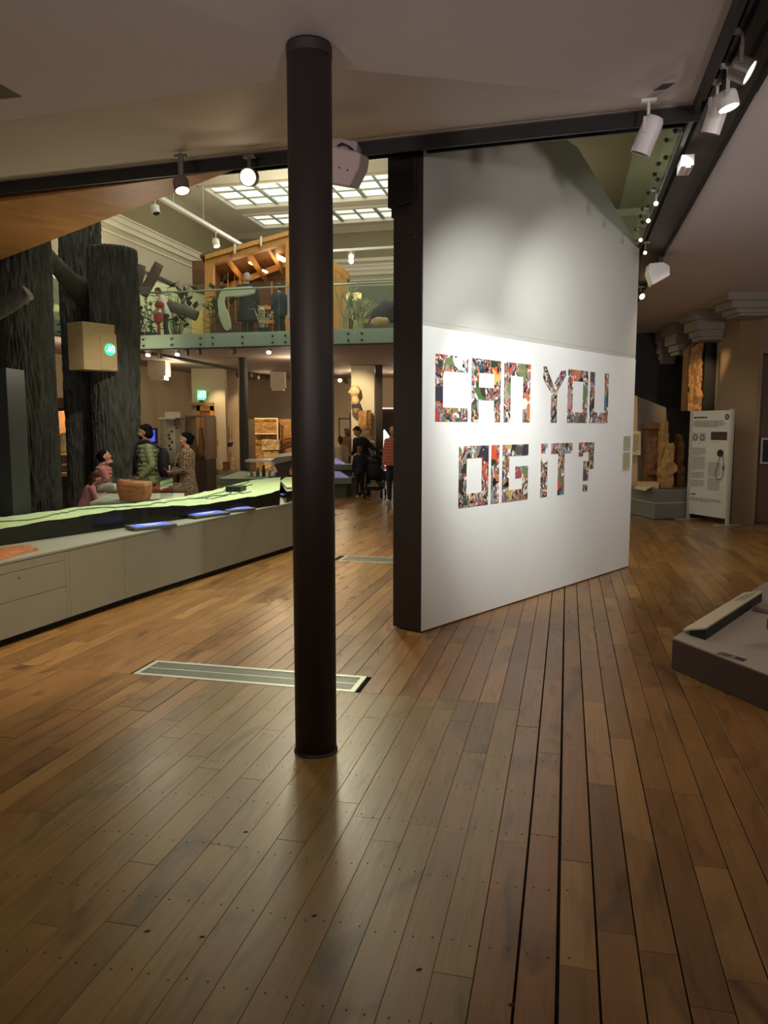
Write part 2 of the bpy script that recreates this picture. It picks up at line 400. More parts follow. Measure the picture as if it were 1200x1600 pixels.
kn.build('wood_knots', mat('knot_dark', '2a170b', .8), floor, kind='stuff')
# floor grilles
def grille(rect, label):
    a1, a0, b0, b1 = rect
    c = G((a0+a1)/2, (b0+b1)/2)
    t = thing('floor_grille', label, 'floor vent', c, group=None)
    f = MB(); w_ = .035
    f.gbox(a0, a0+w_, b0, b1, -.02, .002); f.gbox(a1-w_, a1, b0, b1, -.02, .002); f.gbox(a0+w_, a1-w_, b0, b0+w_, -.02, .002); f.gbox(a0+w_, a1-w_, b1-w_, b1, -.02, .002)
    f.build('frame', mat('pale_alloy', 'b9c0b4', .4, .6), t)
    s = MB(); n = int((a1-a0-2*w_)/.011)
    for k in range(n):
        a = a0+w_+(k+.5)*(a1-a0-2*w_)/n; s.gbox(a-.003, a+.003, b0+w_, b1-w_, -.015, -.001)
    for k in range(1, 4): b = b0+(b1-b0)*k/4; s.gbox(a0+w_, a1-w_, b-.004, b+.004, -.018, -.003)
    s.build('slats', mat('dull_alloy', '8f948c', .42, .8), t, kind='stuff')
    s = MB(); s.gbox((a0+a1)/2-.006, (a0+a1)/2+.006, b0+w_, b1-w_, -.015, .001); s.build('centre_bar', mat('pale_alloy', 'b9c0b4', .4, .6), t)
grille(grille_rects[0], 'long slotted metal floor grille passing behind the foot of the round column')
grille(grille_rects[1], 'metal floor grille in the boards beyond the partition post')
# ------------------------------------------------------------------ ceiling with its folds, void edge beams
HZ = 3.70
L1 = Vector((-3.27, 6.81, HZ)); C1 = Vector((2.035, 5.24, HZ)); dB = (L1-C1).normalized(); LX = L1+dB*4
K = ony(540, 108, 4.05); Mz = onz(0, 190, K.z); MX = Mz+(Mz-K).normalized()*4; MX.z = K.z
N1 = G(-3, .765, HZ+.02); up = Vector((0, 0, .02))
mb = MB()
P = [C1+up*2, L1+up*2, LX+up*2, MX, Mz, K, N1, Vector((-8, -3, K.z)), Vector((N1.x, -3, HZ))]
mb.add(P, [(0,5,4,1), (1,4,3,2), (0,6,5), (5,6,7), (4,5,7), (3,4,7)])
ceil = struct(mb.build('ceiling', M_ceil))
mb = MB(); b0c = .765+.30
CR = [G(-4, b0c, HZ+.03), G(18.2, b0c, HZ+.03), G(18.2, 9, HZ+.03), G(-4, 9, HZ+.03)]
mb.slab(CR, (0, 0, .25)); cr_ = struct(mb.build('ceiling', M_ceil)); 
# ceiling slots
for q, nm in (([(1022,141),(1036,131),(1055,129),(1042,138)], 'slot'), ([(-40,125),(0,131),(33,150),(-40,158)], 'vent')):
    cc = []
    for p in q:
        if nm == 'slot':
            n = (C1-K).cross(N1-K); d = ray(*p); t = n.dot(K-Vector((0,0,EYE)))/n.dot(d); cc.append(Vector((0,0,EYE))+d*t)
        else: cc.append(onz(*p, K.z))
    s = MB(); s.slab(cc, (0, 0, -.004)); s.build('ceiling_slot', mat('slot_dark', '4d3d3a', .8) if nm == 'slot' else mat('hatch', '6f6258', .8), ceil)
# beam 1 (across) and beam 2 (running away) with a lighting track
mb = MB(); mb.beam(C1+Vector((0,0,.04))-dB*.02, LX+Vector((0,0,.04)), .02, .22)
ax = Vector((-dB.y, dB.x, 0)); ax = ax if ax.y > 0 else -ax
mb.beam(C1+ax*.17+Vector((0,0,.16)), LX+ax*.17+Vector((0,0,.16)), .33, .2)
mb.beam(C1+ax*.34+Vector((0,0,.12)), LX+ax*.34+Vector((0,0,.12)), .02, .2)
struct(mb.build('trim_1', M_beam))
mb = MB(); mb.beam(C1+Vector((0,0,.035))-ax*.02, LX+Vector((0,0,.035))-ax*.02, .03, .02); struct(mb.build('trim_2', mat('ceiling_edge', '8f867e', .6)))
mb = MB(); mb.gbox(-4, 16, .765+.05, b0c, HZ+.02, HZ+.2)
struct(mb.build('trim_3', M_beamb))
mb = MB(); mb.gbox(5.3, 15.5, .765-.03, .765, HZ-.03, HZ+.3); mb.gbox(5.3, 15.5, b0c-.02, b0c+.005, HZ-.02, HZ+.05); mb.gbox(-4, 5.3, .765-.03, .765+.01, HZ-.05, HZ+.2); mb.gbox(-4,5.3,b0c-.02,b0c+.005,HZ-.03,HZ+.1)
struct(mb.build('trim_4', M_beam))
mb = MB(); mb.gbox(-4, 5.2, .765+.07, .765+.10, HZ-.05, HZ+.02); mb.gbox(-4, 5.2, .765+.17, .765+.20, HZ-.05, HZ+.02)
struct(mb.build('trim_5', mat('track_black', '100e0c', .35)))
# upper floor slab above the ceilings (keeps daylight of the hall out of the low rooms)
mb = MB(); mb.gbox(-4, 17.5, 1.2, 9, HZ+.35, HZ+.5); mb.prism([C1+ax*.3, LX+ax*.3, (-9, -3), (2, -3)], HZ+.4, HZ+.5)
struct(mb.build('trim_6', M_ceil))
# ------------------------------------------------------------------ round column
cx, cy = -.35, 3.80
col = thing('round_column', 'dark brown round steel column standing alone in the foreground', 'column', (cx, cy, 0))
mb = MB(); mb.lathe((cx, cy, 0), [(.1055, .012), (.1055, 3.42)], 64); mb.build('shaft', M_brownpaint, col, smooth=False)
for p in col.children:
    for f in p.data.polygons: f.use_smooth = abs(f.normal.z) < .5
mb = MB(); mb.lathe((cx, cy, 0), [(.112, 0), (.112, .008), (.107, .014), (.1, .014)], 48); mb.build('foot_ring', M_brownpaint, col)
mb = MB(); mb.lathe((cx, cy, 3.36), [(.1, 0), (.108, .004), (.108, .05), (.1, .06)], 48); mb.build('top_collar', M_brownpaint, col)
zs0 = ony(457, 500, 3.8).z; zs1 = ony(457, 450, 3.8).z
mb = MB(); mb.cap((cx-.107, cy-.035, zs0), .007, (cx-.107, cy-.035, zs1), .007); mb.build('pale_strip', mat('pale_strip', 'a39a90', .4), col)
# ------------------------------------------------------------------ white partition with the collage letters
WA = Vector((.300, 6.055, 0)); WB = Vector((2.909, 9.011, 0)); wd = (WB-WA).normalized(); wn = Vector((wd.y, -wd.x, 0))
part = thing('display_partition', 'tall white partition wall carrying large collage lettering', 'partition', WA)
def wp(px, py, off=0): p = onpl(px, py, WA, wn); return p+wn*off
LW = (WB-WA).length
mb = MB()
def wl(s, z, off=0): return WA+wd*s+wn*off+Vector((0, 0, z))
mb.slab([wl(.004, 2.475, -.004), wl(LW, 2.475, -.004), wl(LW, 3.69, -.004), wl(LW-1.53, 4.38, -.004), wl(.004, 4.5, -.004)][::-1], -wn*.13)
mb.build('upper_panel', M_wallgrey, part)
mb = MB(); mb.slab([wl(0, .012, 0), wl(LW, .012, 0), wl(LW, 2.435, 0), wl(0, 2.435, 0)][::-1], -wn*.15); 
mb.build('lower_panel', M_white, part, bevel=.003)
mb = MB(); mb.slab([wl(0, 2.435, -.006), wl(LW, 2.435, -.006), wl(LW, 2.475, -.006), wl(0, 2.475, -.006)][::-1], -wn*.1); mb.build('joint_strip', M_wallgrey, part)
# steel post clad in brown at the near end
pe = thing('steel_post', 'wide dark brown square post closing the near end of the white partition', 'column', WA-wn*.15)
mb = MB(); q0 = WA-wn*.001+wd*.0; q1 = WA-wn*.29
mb.prism([q0, q1, q1+wd*.10, q0+wd*.10], 0, HZ+.1) if False else mb.prism([q0-wd*.012, q1-wd*.012, q1-wd*.0005, q0-wd*.0005], .012, HZ+.1)
mb.build('cladding', M_brownpaint, pe, bevel=.002)
mb = MB(); mb.prism([q1, q1+wd*.10, q1+wd*.10+wn*.13, q1+wn*.13], 0.012, HZ+.1); mb.build('core', M_brownpaint, pe)
mb = MB()
h = [q0-wd*.03-wn*.06, q1-wd*.03-wn*.05, q1+wd*.02-wn*.05, q0+wd*.02-wn*.06]
mb.prism(h, 3.36, HZ+.1); mb.prism([q0-wd*.022-wn*.1, q1-wd*.022-wn*.02, q1+wd*.0-wn*.02, q0+wd*.0-wn*.1], 3.28, 3.36)
mb.build('head_bracket', M_beam, pe, bevel=.012)
mb = MB()
for s in (.07, .22):
    for z in (3.18, 3.10): mb.ball(WA-wn*s-wd*.014+Vector((0,0,z)), .011, 8, 5)
mb.build('bolt_heads', M_bolt, pe, kind='stuff')
# collage material
def collage():
    m = bpy.data.materials.new('photo_collage'); m.use_nodes = True; nt = m.node_tree; N = nt.nodes; L = nt.links; b = N['Principled BSDF']
    tc = N.new('ShaderNodeTexCoord'); nz = N.new('ShaderNodeTexNoise'); nz.inputs['Scale'].default_value = 7; L.new(tc.outputs['Object'], nz.inputs['Vector'])
    ds = N.new('ShaderNodeMix'); ds.data_type = 'RGBA'; ds.blend_type = 'LINEAR_LIGHT'; ds.inputs[0].default_value = .10
    L.new(tc.outputs['Object'], ds.inputs[6]); L.new(nz.outputs['Color'], ds.inputs[7])
    cols = ['26282c', 'b24a38', 'dcd6cc', '46663c', 'c4744a', '3a4f70', '93a0ac', '9c4a56', 'c0a45c', '3c322e', 'd8cfc4', '6b7f50', '5a4c44', '15161a', '5c8294', 'd0583a', 'a08f7c', '3a3440', 'e8e2da', '787468', '2c3a28', 'b88a90']
    def layer(scale, seed, st):
        mp = N.new('ShaderNodeMapping'); mp.inputs['Location'].default_value = (seed, seed, seed); mp.inputs['Scale'].default_value = st; mp.inputs['Rotation'].default_value = (.5, .3, .7); L.new(ds.outputs[2], mp.inputs[0])
        v = N.new('ShaderNodeTexVoronoi'); v.inputs['Scale'].default_value = scale; L.new(mp.outputs[0], v.inputs['Vector'])
        sp = N.new('ShaderNodeSeparateColor'); L.new(v.outputs['Color'], sp.inputs[0])
        r = N.new('ShaderNodeValToRGB'); r.color_ramp.interpolation = 'CONSTANT'; e = r.color_ramp.elements
        while len(e) < len(cols): e.new(.5)
        for i, c in enumerate(cols): e[i].position = i/len(cols); e[i].color = lin(c)
        L.new(sp.outputs[0], r.inputs[0]); return r.outputs[0], sp.outputs[1]
    a, ag = layer(9, 0, (1, 1, 1)); c, cg = layer(46, 5, (1, 1, .6))
    gt = N.new('ShaderNodeMath'); gt.operation = 'GREATER_THAN'; gt.inputs[1].default_value = .26; L.new(ag, gt.inputs[0])
    mx = N.new('ShaderNodeMix'); mx.data_type = 'RGBA'; L.new(gt.outputs[0], mx.inputs[0]); L.new(a, mx.inputs[6]); L.new(c, mx.inputs[7])
    L.new(mx.outputs[2], b.inputs['Base Color']); b.inputs['Roughness'].default_value = .35; return m
M_coll = collage()
Z1 = (1.698, 2.232); Z2 = (.975, 1.495)
def zx(z): return 660+z/3.75
def spos(px, row): p = wp(px, 620 if row == 1 else 740); return (p-WA).dot(wd)
def letter(ch, zx0, zx1, rows, shapes):
    s0 = spos(zx(zx0), rows); s1 = spos(zx(zx1), rows); z0, z1 = Z1 if rows == 1 else Z2
    mb = MB()
    for poly in shapes:
        mb.slab([wl(s0+(s1-s0)*u, z1-(z1-z0)*v, .0035) for u, v in poly], -wn*.003)
    c = wl((s0+s1)/2, z0, .002)
    o = mb.build('letter', M_coll, part)
    o['label'] = 'collage letter %s' % ch if ch != '?' else 'collage question mark'
R = lambda x0, y0, x1, y1: [(x0, y0), (x0, y1), (x1, y1), (x1, y0)]
letter('C', 75, 265, 1, [[(0,0),(0,1),(.22,1),(.22,.31),(.27,.22),(.27,0)], R(.27,0,1,.24), R(.22,.79,1,1)])
letter('A', 287, 457, 1, [R(0,0,.24,1), R(.77,.0,1,1), R(.24,0,.77,.22), R(.24,.45,.77,.65), [(.24,.22),(.24,.45),(.14,.45)]])
letter('N', 477, 630, 1, [R(0,0,.24,1), R(.72,0,1,1), R(.24,0,.72,.22)])
letter('Y', 705, 837, 1, [[(0,0),(0,.22),(.36,.47),(.52,.40),(.12,0)], [(.78,.05),(.50,.28),(.64,.42),(1,.12),(1,.03)], [(.36,.40),(.36,1),(.62,1),(.62,.40)]])
letter('O', 850, 967, 1, [R(0,0,.24,1), R(.76,0,1,1), R(.24,0,.76,.21), R(.24,.80,.76,1)])
letter('U', 980, 1088, 1, [R(0,0,.24,1), [(.78,0),(.78,.72),(.9,.79),(1,.79),(1,0)], R(.24,.79,1,1)])
letter('D', 212, 385, 2, [R(0,0,.25,1), R(.77,0,1,1), R(.25,0,.77,.20), R(.25,.78,.77,1)])
letter('I', 402, 447, 2, [R(0,0,1,1)])
letter('G', 467, 617, 2, [R(0,.0,.25,1), R(.25,0,1,.20), R(.25,.80,1,1), R(.77,.39,1,.80), R(.5,.39,.77,.60)])
letter('I', 692, 730, 2, [R(0,0,1,1)])
letter('T', 750, 873, 2, [R(0,0,1,.20), R(.34,.20,.64,1)])
letter('?', 912, 1000, 2, [R(0,0,1,.20), R(0,.20,.28,.28), R(.66,.20,1,.55), R(.32,.38,.66,.78), R(.32,.86,.62,1)])
# little text plaque at the far end
s0 = spos(973, 1)
M_plaque = mat('plaque_cream', 'b9b496', .6); M_ink = mat('grey_ink', '55524c', .7); M_inkb = mat('black_ink', '17171a', .7)
for za, zb in ((1.60, 1.475), (1.455, 1.32)):
    pass
s1 = (wp(984, 700)-WA).dot(wd); s0 = (wp(972.5, 700)-WA).dot(wd); zt = wp(978, 681).z; zb = wp(978, 734).z; zm = (zt+zb)/2+.02
def lines(mb, f, x0, x1, z1, z0, n, th=.3, rnd=random.Random(5)):
    """rows of small words: f(x, z) -> point"""
    st = (z1-z0)/n
    for k in range(n):
        x = x0; z = z1-(k+.5)*st
        xe = x1-(x1-x0)*(rnd.uniform(0, .12) if k < n-1 else rnd.uniform(.2, .6))
        while x < xe:
            wl_ = min(rnd.uniform(.03, .11)*(x1-x0)*1.2, xe-x)
            if wl_ > .003: mb.add([f(x, z-st*th), f(x+wl_, z-st*th), f(x+wl_, z+st*th), f(x, z+st*th)], [(0,1,2,3)])
            x += wl_+.018*(x1-x0)
pq = thing('text_plaque', 'small pale green text plaque low at the far edge of the white partition', 'sign', wl((s0+s1)/2, zb, 0))
for a_, b_ in ((zt, zm+.01), (zm-.01, zb)):
    mb = MB(); mb.slab([wl(s0, b_, .009), wl(s1, b_, .009), wl(s1, a_, .009), wl(s0, a_, .009)], -wn*.008); mb.build('plate', M_plaque, pq)
    mb = MB(); lines(mb, lambda s, z: wl(s, z, .0095), s0+.01, s1-.01, a_-.01, b_+.01, 11, .22); mb.build('printed_lines', mat('faint_ink', '85816a', .7), pq, kind='stuff')
# ------------------------------------------------------------------ the tall hall beyond: walls, gallery, skylight
aF = 27.6; bL = -12.28; zC = 8.85; aG = 16.1; bG = -9.66; zG0 = 3.45; zG = 3.72
mb = MB(); mb.gbox(-2, aF+.3, bL-.3, bL, 0, 3.45); struct(mb.build('wall_left', M_room))
mb = MB(); mb.gbox(aF, aF+.3, bL-.3, 12, 0, 3.45); struct(mb.build('wall_back', M_room))
mb = MB(); mb.gbox(5.9, aF+.3, bL-.3, bL, 3.45, zC+1.2); struct(mb.build('wall_left', M_hall))
mb = MB(); mb.gbox(aF, aF+.3, bL, 8, 3.45, zC+1.2); struct(mb.build('wall_back', M_hall))
mb = MB(); mb.gbox(5.9, aF, 4.2, 4.5, HZ+.5, zC+1.2); struct(mb.build('wall_right', M_olive))
mb = MB(); mb.gbox(5.6, 5.9, bL, 4.5, HZ+.3, zC+1.2); struct(mb.build('wall_front', M_olive))
# cornices and string courses
for k, (z0, z1, d) in enumerate(((7.27, 7.42, .14), (7.12, 7.27, .08), (6.92, 6.96, .05), (8.62, 8.85, .10), (7.42, 7.47, .18))):
    mb = MB(); mb.gbox(6, aF, bL, bL+d, z0, z1); mb.gbox(aF-d, aF, bL+d, 4.2, z0, z1); struct(mb.build('trim_%d' % (10+k), M_hallcream if k != 3 else M_hall))
mb = MB(); mb.gbox(aF-.06, aF, bL, 4.2, 7.6, 7.72); mb.gbox(aF-.09, aF, bL, 4.2, 6.55, 6.62); struct(mb.build('trim_15', M_hallcream))
for z0, z1 in ((7.72, 8.62),):
    mb = MB(); mb.gbox(aF-.03, aF, bL, 4.2, z0, z1); mb.gbox(6, aF-.03, bL, bL+.03, 7.47, 8.62); struct(mb.build('wall_back', M_olive))
# hall ceiling with framed skylight openings
bays_b = [(-10.9, -6.9), (-6.5, -2.5), (-2.1, 1.9)]; bays_a = [(10.6, 14.4), (15.0, 17.6), (18.2, 21.0), (22.0, 24.5), (25.2, 27.0)]
bays_b = [(-10.95, -2.6)]
mb = MB()
mo = MB(); ae = [5.9]+[v for p in bays_a for v in p]+[aF]; be = [bL]+[v for p in bays_b for v in p]+[4.2]
for i in range(len(ae)-1):
    for j in range(len(be)-1):
        if i % 2 == 1 and j % 2 == 1: continue
        (mb if be[j+1] < 0 else mo).gbox(ae[i], ae[i+1], be[j], be[j+1], zC, zC+.35)
struct(mb.build('ceiling', M_hallcream)); struct(mo.build('ceiling', M_olive))
M_pane = mat('skylight_pane', 'eaf0e2', .3, emit=1.0)
M_bar = mat('glazing_bar', '9aa090', .6)
wi = 1
for a0, a1 in bays_a:
    for b0, b1 in bays_b:
        e = bpy.data.objects.new('window_%d' % wi, None); COL.objects.link(e); e['kind'] = 'structure'; e.location = G((a0+a1)/2, (b0+b1)/2, zC); wi += 1
        mb = MB()
        for (p, q, r_, s_) in ((a0, a0+.12, b0, b1), (a1-.12, a1, b0, b1), (a0+.12, a1-.12, b0, b0+.12), (a0+.12, a1-.12, b1-.12, b1)): mb.gbox(p, q, r_, s_, zC-.06, zC+.05)
        mb.build('window_frame', M_hallcream, e)
        na = 3 if a1-a0 > 2 else 2; nb = 11
        ea = [a0+.12+(a1-a0-.24)*k/na for k in range(na+1)]; eb = [b0+.12+(b1-b0-.24)*k/nb for k in range(nb+1)]
        mb = MB()
        for k in range(1, na): mb.gbox(ea[k]-.03, ea[k]+.03, b0+.12, b1-.12, zC+.02, zC+.10)
        for k in range(1, nb): mb.gbox(a0+.12, a1-.12, eb[k]-.03, eb[k]+.03, zC+.021, zC+.10) if k % 2 else mb.gbox(a0+.12, a1-.12, eb[k]-.055, eb[k]+.055, zC+.0, zC+.11)
        mb.build('glazing_bars', M_bar, e)
        for i in range(na):
            for j in range(nb):
                mb = MB(); mb.gbox(ea[i]+.03, ea[i+1]-.03, eb[j]+.04, eb[j+1]-.04, zC+.06, zC+.08); mb.build('pane', M_pane, e)
# gallery slab (L shaped), underside is the low ceiling
mb = MB(); mb.gbox(1, aF, bL, bG-.04, zG0, zG); mb.gbox(aG+.04, aF, bG-.04, .75, zG0, zG)
struct(mb.build('floor', mat('gallery_soffit', '9c8c84', .8, var=.03)))
mb = MB(); mb.gbox(4, aG+.04, bG-.04, bG, zG0-.02, zG+.02); mb.gbox(aG, aG+.04, bG, .72, zG0-.02, zG+.02); struct(mb.build('trim_20', M_greenband))
mb = MB(); mb.gbox(4, aG, bG, bG+.03, zG0-.05, zG0-.02); mb.gbox(aG-.03, aG+.04, bG, .72, zG0-.05, zG0-.02); struct(mb.build('trim_21', M_beam))
def balustrade(label, axis, c0, c1, step, out, group=None):
    t = thing('glass_balustrade', label, 'balustrade', G(c0, out, zG) if axis == 'a' else G(out, c0, zG))
    n = max(1, round(abs(c1-c0)/step)); st = (c1-c0)/n; sg = .03
    for k in range(n):
        u0 = c0+k*st+.008; u1 = c0+(k+1)*st-.008
        mb = MB(); (mb.gbox(u0, u1, out+.012, out+.03, zG0-.02, 4.80) if axis == 'a' else mb.gbox(out-.03, out-.012, u0, u1, zG0-.02, 4.80))
        g = mb.build('glass_panel', M_glass2, t)
        mb = MB()
        for u in (u0+.14, (u0+u1)/2, u1-.14):
            for z in (zG0+.05, zG0+.19):
                p = G(u, out+.035, z) if axis == 'a' else G(out-.035, u, z); mb.ball(p, .026, 8, 5)
        mb.build('bolts', M_bolt, g, kind='stuff')
    mb = MB(); mb.tube([G(c0, out-.03, 4.68), G(c1, out-.03, 4.68)] if axis == 'a' else [G(out+.03, c0, 4.68), G(out+.03, c1, 4.68)], .02, 8)
    mb.build('handrail', M_metal, t); return t
balustrade('glass balustrade with steel handrail along the far upper gallery edge', 'b', bG+.05, .7, 1.72, aG)
balustrade('glass balustrade of the side gallery glimpsed between the bark trunks', 'a', 6, aG-.05, 1.42, bG)
# balustrade over the beam running away on the right
t = thing('glass_balustrade', 'bolted green glass panels above the dark beam at upper right', 'balustrade', G(5.8, .765, HZ))
for k in range(7):
    a0 = 5.95+k*1.4; mb = MB(); mb.gbox(a0+.006, a0+1.394, .70, .718, HZ-.02, HZ+1.35); g = mb.build('glass_panel', M_glass2, t)
    mb = MB()
    for u in (.14, .7, 1.26):
        for z in (.06, .19): mb.ball(G(a0+u, .695, HZ+z), .02, 8, 5)
    mb.build('bolts', M_bolt, g, kind='stuff')
mb = MB(); mb.gbox(5.95, 15.7, .722, .765, HZ+.0, HZ+.3); mb.build('mounting_rail', M_greenband, t)
# wooden soffit left, over the void
mb = MB(); S = [(-1.14, 6.20), (-4.53, 9.40), (-9, 13.6), (-9, 8.75), (-6, 7.86), (-3.2, 7.0)]
mb.prism(S, HZ-.06, HZ-.0); struct(mb.build('ceiling', wood('soffit_wood', ['b07c4a', 'b8834f'], .45, ang=.75, grain=.4, dark=.9)))
mb = MB(); mb.prism([(-1.14, 6.3), (-4.53, 9.55), (-9, 13.8), (-9, 9), (-3.2, 7.1)], HZ, HZ+.4); struct(mb.build('trim_22', M_beam))
# ------------------------------------------------------------------ long grey counter on the left
top = .65
fr = [Vector((-3.60, 3.35, 0)), Vector((-2.879, 5.61, 0)), Vector((-2.415, 7.053, 0)), Vector((-1.225, 10.31, 0)), Vector((-.97, 10.80, 0)), Vector((-1.25, 13.2, 0))]
bk = [Vector((-1.9, 13.6, 0)), Vector((-2.6, 10.0, 0)), Vector((-3.75, 9.0, 0)), Vector((-3.95, 8.0, 0)), Vector((-4.6, 6.6, 0)), Vector((-5.4, 3.9, 0))]
ct = thing('display_counter', 'long low grey-green display counter with panelled front on the left', 'counter', fr[1])
M_ctop = mat('counter_top', '96968a', .5, var=.04, scale=3); M_cfront = mat('counter_front', '918f82', .5, var=.03, scale=2)
mb = MB(); ins = [p+Vector((-.06, .02, 0)) for p in fr]; mb.prism([(p.x, p.y) for p in ins+bk], .0, .06); mb.build('toe_kick', M_black, ct)
mb = MB(); mb.prism([(p.x-.024, p.y+.008) for p in fr]+[(p.x, p.y) for p in bk], .06, top-.022); mb.build('carcass', mat('counter_gap', '23241f', .8), ct)
mb = MB(); mb.prism([(p.x+.004, p.y-.002) for p in fr]+[(p.x, p.y) for p in bk], top-.02, top); mb.build('counter_top', M_ctop, ct, bevel=.002)
def fpanel(nm, seg, u0, u1, z0, z1, m=M_cfront, lab=None):
    p0 = fr[seg].lerp(fr[seg+1], u0); p1 = fr[seg].lerp(fr[seg+1], u1); d = (p1-p0).normalized(); n = Vector((d.y, -d.x, 0)); p0 = p0+d*.002; p1 = p1-d*.002
    mb = MB(); mb.prism([(q.x, q.y) for q in (p0, p1, p1-n*.022, p0-n*.022)], z0, z1); return mb.build(nm, m, ct, bevel=.0015, label=lab)
L1_ = (fr[2]-fr[1]).length
def useg(px, py): p = onz(px, py); s = (p-fr[1]).dot((fr[2]-fr[1]).normalized())/L1_; return s
ua = useg(104, 976.5); ub = useg(109, 974.5)
for sg, u0, u1 in ((0, .05, .5), (0, .5, 1), (1, 0, ua)):
    fpanel('top_rail', sg, u0, u1, .555, .628); dr = fpanel('drawer', sg, u0, u1, .335, .551); fpanel('lower_panel', sg, u0, u1, .062, .331)
    p = fr[sg].lerp(fr[sg+1], u0+(u1-u0)*(.30 if sg else .5)); d = (fr[sg+1]-fr[sg]).normalized(); n = Vector((d.y, -d.x, 0))
    mb = MB(); mb.lathe((0,0,0), [(.007, 0), (.007, .004), (.003, .004)], 10); Rm = Vector((0,0,1)).rotation_difference(n).to_matrix(); mb.v = [tuple(Rm @ Vector(v)+p+Vector((0,0,.50))) for v in mb.v]; mb.build('keyhole', M_black, dr)
fpanel('front_panel', 1, ua, ub, .062, .628); fpanel('front_panel', 1, ub, 1, .062, .628)
for u0, u1 in ((0, .385), (.385, .95), (.95, 1)): fpanel('front_panel', 2, u0, u1, .062, .628)
fpanel('front_panel', 3, 0, 1, .062, .628); fpanel('front_panel', 4, 0, 1, .062, .628)
# ------------------------------------------------------------------ terrain relief on the counter
rel = thing('landscape_relief', 'long pale green terrain relief with a dark river line on the counter', 'relief model', (-2.4, 8, top))
Fp = [(-3.95, 5.2, .80), (-3.60, 5.84, .80), (-3.259, 6.463, .792), (-3.076, 6.796, .811), (-2.897, 7.12, .819), (-2.791, 7.314, .827), (-2.535, 7.779, .834), (-2.288, 8.229, .811), (-2.102, 8.567, .78), (-1.905, 8.926, .788), (-1.70, 9.30, .80), (-1.502, 9.659, .807), (-1.353, 9.931, .841)]
Bp = [(-4.9, 5.6), (-4.3, 6.2), (-3.75, 6.85), (-3.55, 7.15), (-3.35, 7.55), (-3.2, 8.05), (-2.85, 8.35), (-2.6, 8.8), (-2.42, 9.3), (-2.3, 10.0), (-2.22, 11.0), (-2.1, 12.2), (-1.75, 13.0)]
def subdiv(P, n):
    out = []
    for i in range(len(P)-1):
        for k in range(n): out.append([P[i][j]+(P[i+1][j]-P[i][j])*k/n for j in range(len(P[0]))])
    out.append(list(P[-1])); return out
Fs = subdiv(Fp, 6); Bs = subdiv([(*b, .82) for b in Bp], 6); NC = 12; n = len(Fs)
vs = []; fs = []
for i in range(n):
    for j in range(NC+1):
        u = j/NC; x = Fs[i][0]+(Bs[i][0]-Fs[i][0])*u; y = Fs[i][1]+(Bs[i][1]-Fs[i][1])*u; z = Fs[i][2]+(Bs[i][2]-Fs[i][2])*u
        z += noise.noise(Vector((x*5, y*5, 0)))*.012+noise.noise(Vector((x*17, y*17, 3)))*.006*(1 if j else .6)
        x += noise.noise(Vector((y*9, 4, j)))*.012; vs.append((x, y, z))
mb = MB(); mb.add(vs, [(i*(NC+1)+j, (i+1)*(NC+1)+j, (i+1)*(NC+1)+j+1, i*(NC+1)+j+1) for i in range(n-1) for j in range(NC)])
topo = mb.build('terrain', mat('relief_green', 'bcd6a2', .75, var=.12, scale=6, bump=.5, bscale=30), rel, smooth=True)
edge = [i*(NC+1) for i in range(n)]+[(n-1)*(NC+1)+j for j in range(1, NC+1)]+[i*(NC+1)+NC for i in range(n-2, -1, -1)]+[NC-j for j in range(1, NC)]
m_ = len(edge); ev = [vs[i] for i in edge]
mb = MB(); mb.add([(x, y, z-.001) for x, y, z in ev]+[(x, y, top) for x, y, z in ev], [(k, (k+1) % m_, (k+1) % m_+m_, k+m_) for k in range(m_)])
mb.build('edge_band', mat('relief_black', '10150f', .25), rel)
def rz_(i, j): return vs[i*(NC+1)+j]
mb = MB()
for pts in ([(6+k, 6+int(3*sin(k*.35))) for k in range(60)], [(52+k, 6-int(k*.35)) for k in range(12)], [(50+k, 7+int(k*.28)) for k in range(16)]):
    pp = [Vector(rz_(i, max(1, min(NC-1, j))))+Vector((0, 0, .004)) for i, j in pts if i < n]; mb.tube(pp, .008, 5)
mb.build('river_line', mat('river_dark', '4b6044', .6), rel)
# next section beyond the cut
mb = MB(); q = [(-1.30, 10.2), (-1.13, 10.75), (-1.33, 12.4), (-1.5, 13.0), (-1.66, 12.9), (-1.62, 12)]
mb.prism(q, top, .80); o = mb.build('landscape_relief', mat('relief_black', '', 1))
tag(o, 'second dark edged section of the terrain relief, beyond the notch beside the round column', 'relief model')
mb = MB(); mb.prism([(-1.36, 10.7), (-1.13, 10.80), (-1.33, 12.4), (-1.5, 13.0), (-1.66, 12.9), (-1.62, 12)], .801, .82); mb.build('terrain', MATS['relief_green'], o)
# dark block set in the relief
p = onz(369, 765, .83); mb = MB(); mb.box((p.x, p.y, .80), (.26, .2, .16), GA+.1); one(mb, 'dark_block', mat('dark_blue_block', '0c1420', .5), 'small dark blue block at the back of the terrain relief', 'block', (p.x, p.y, .72))
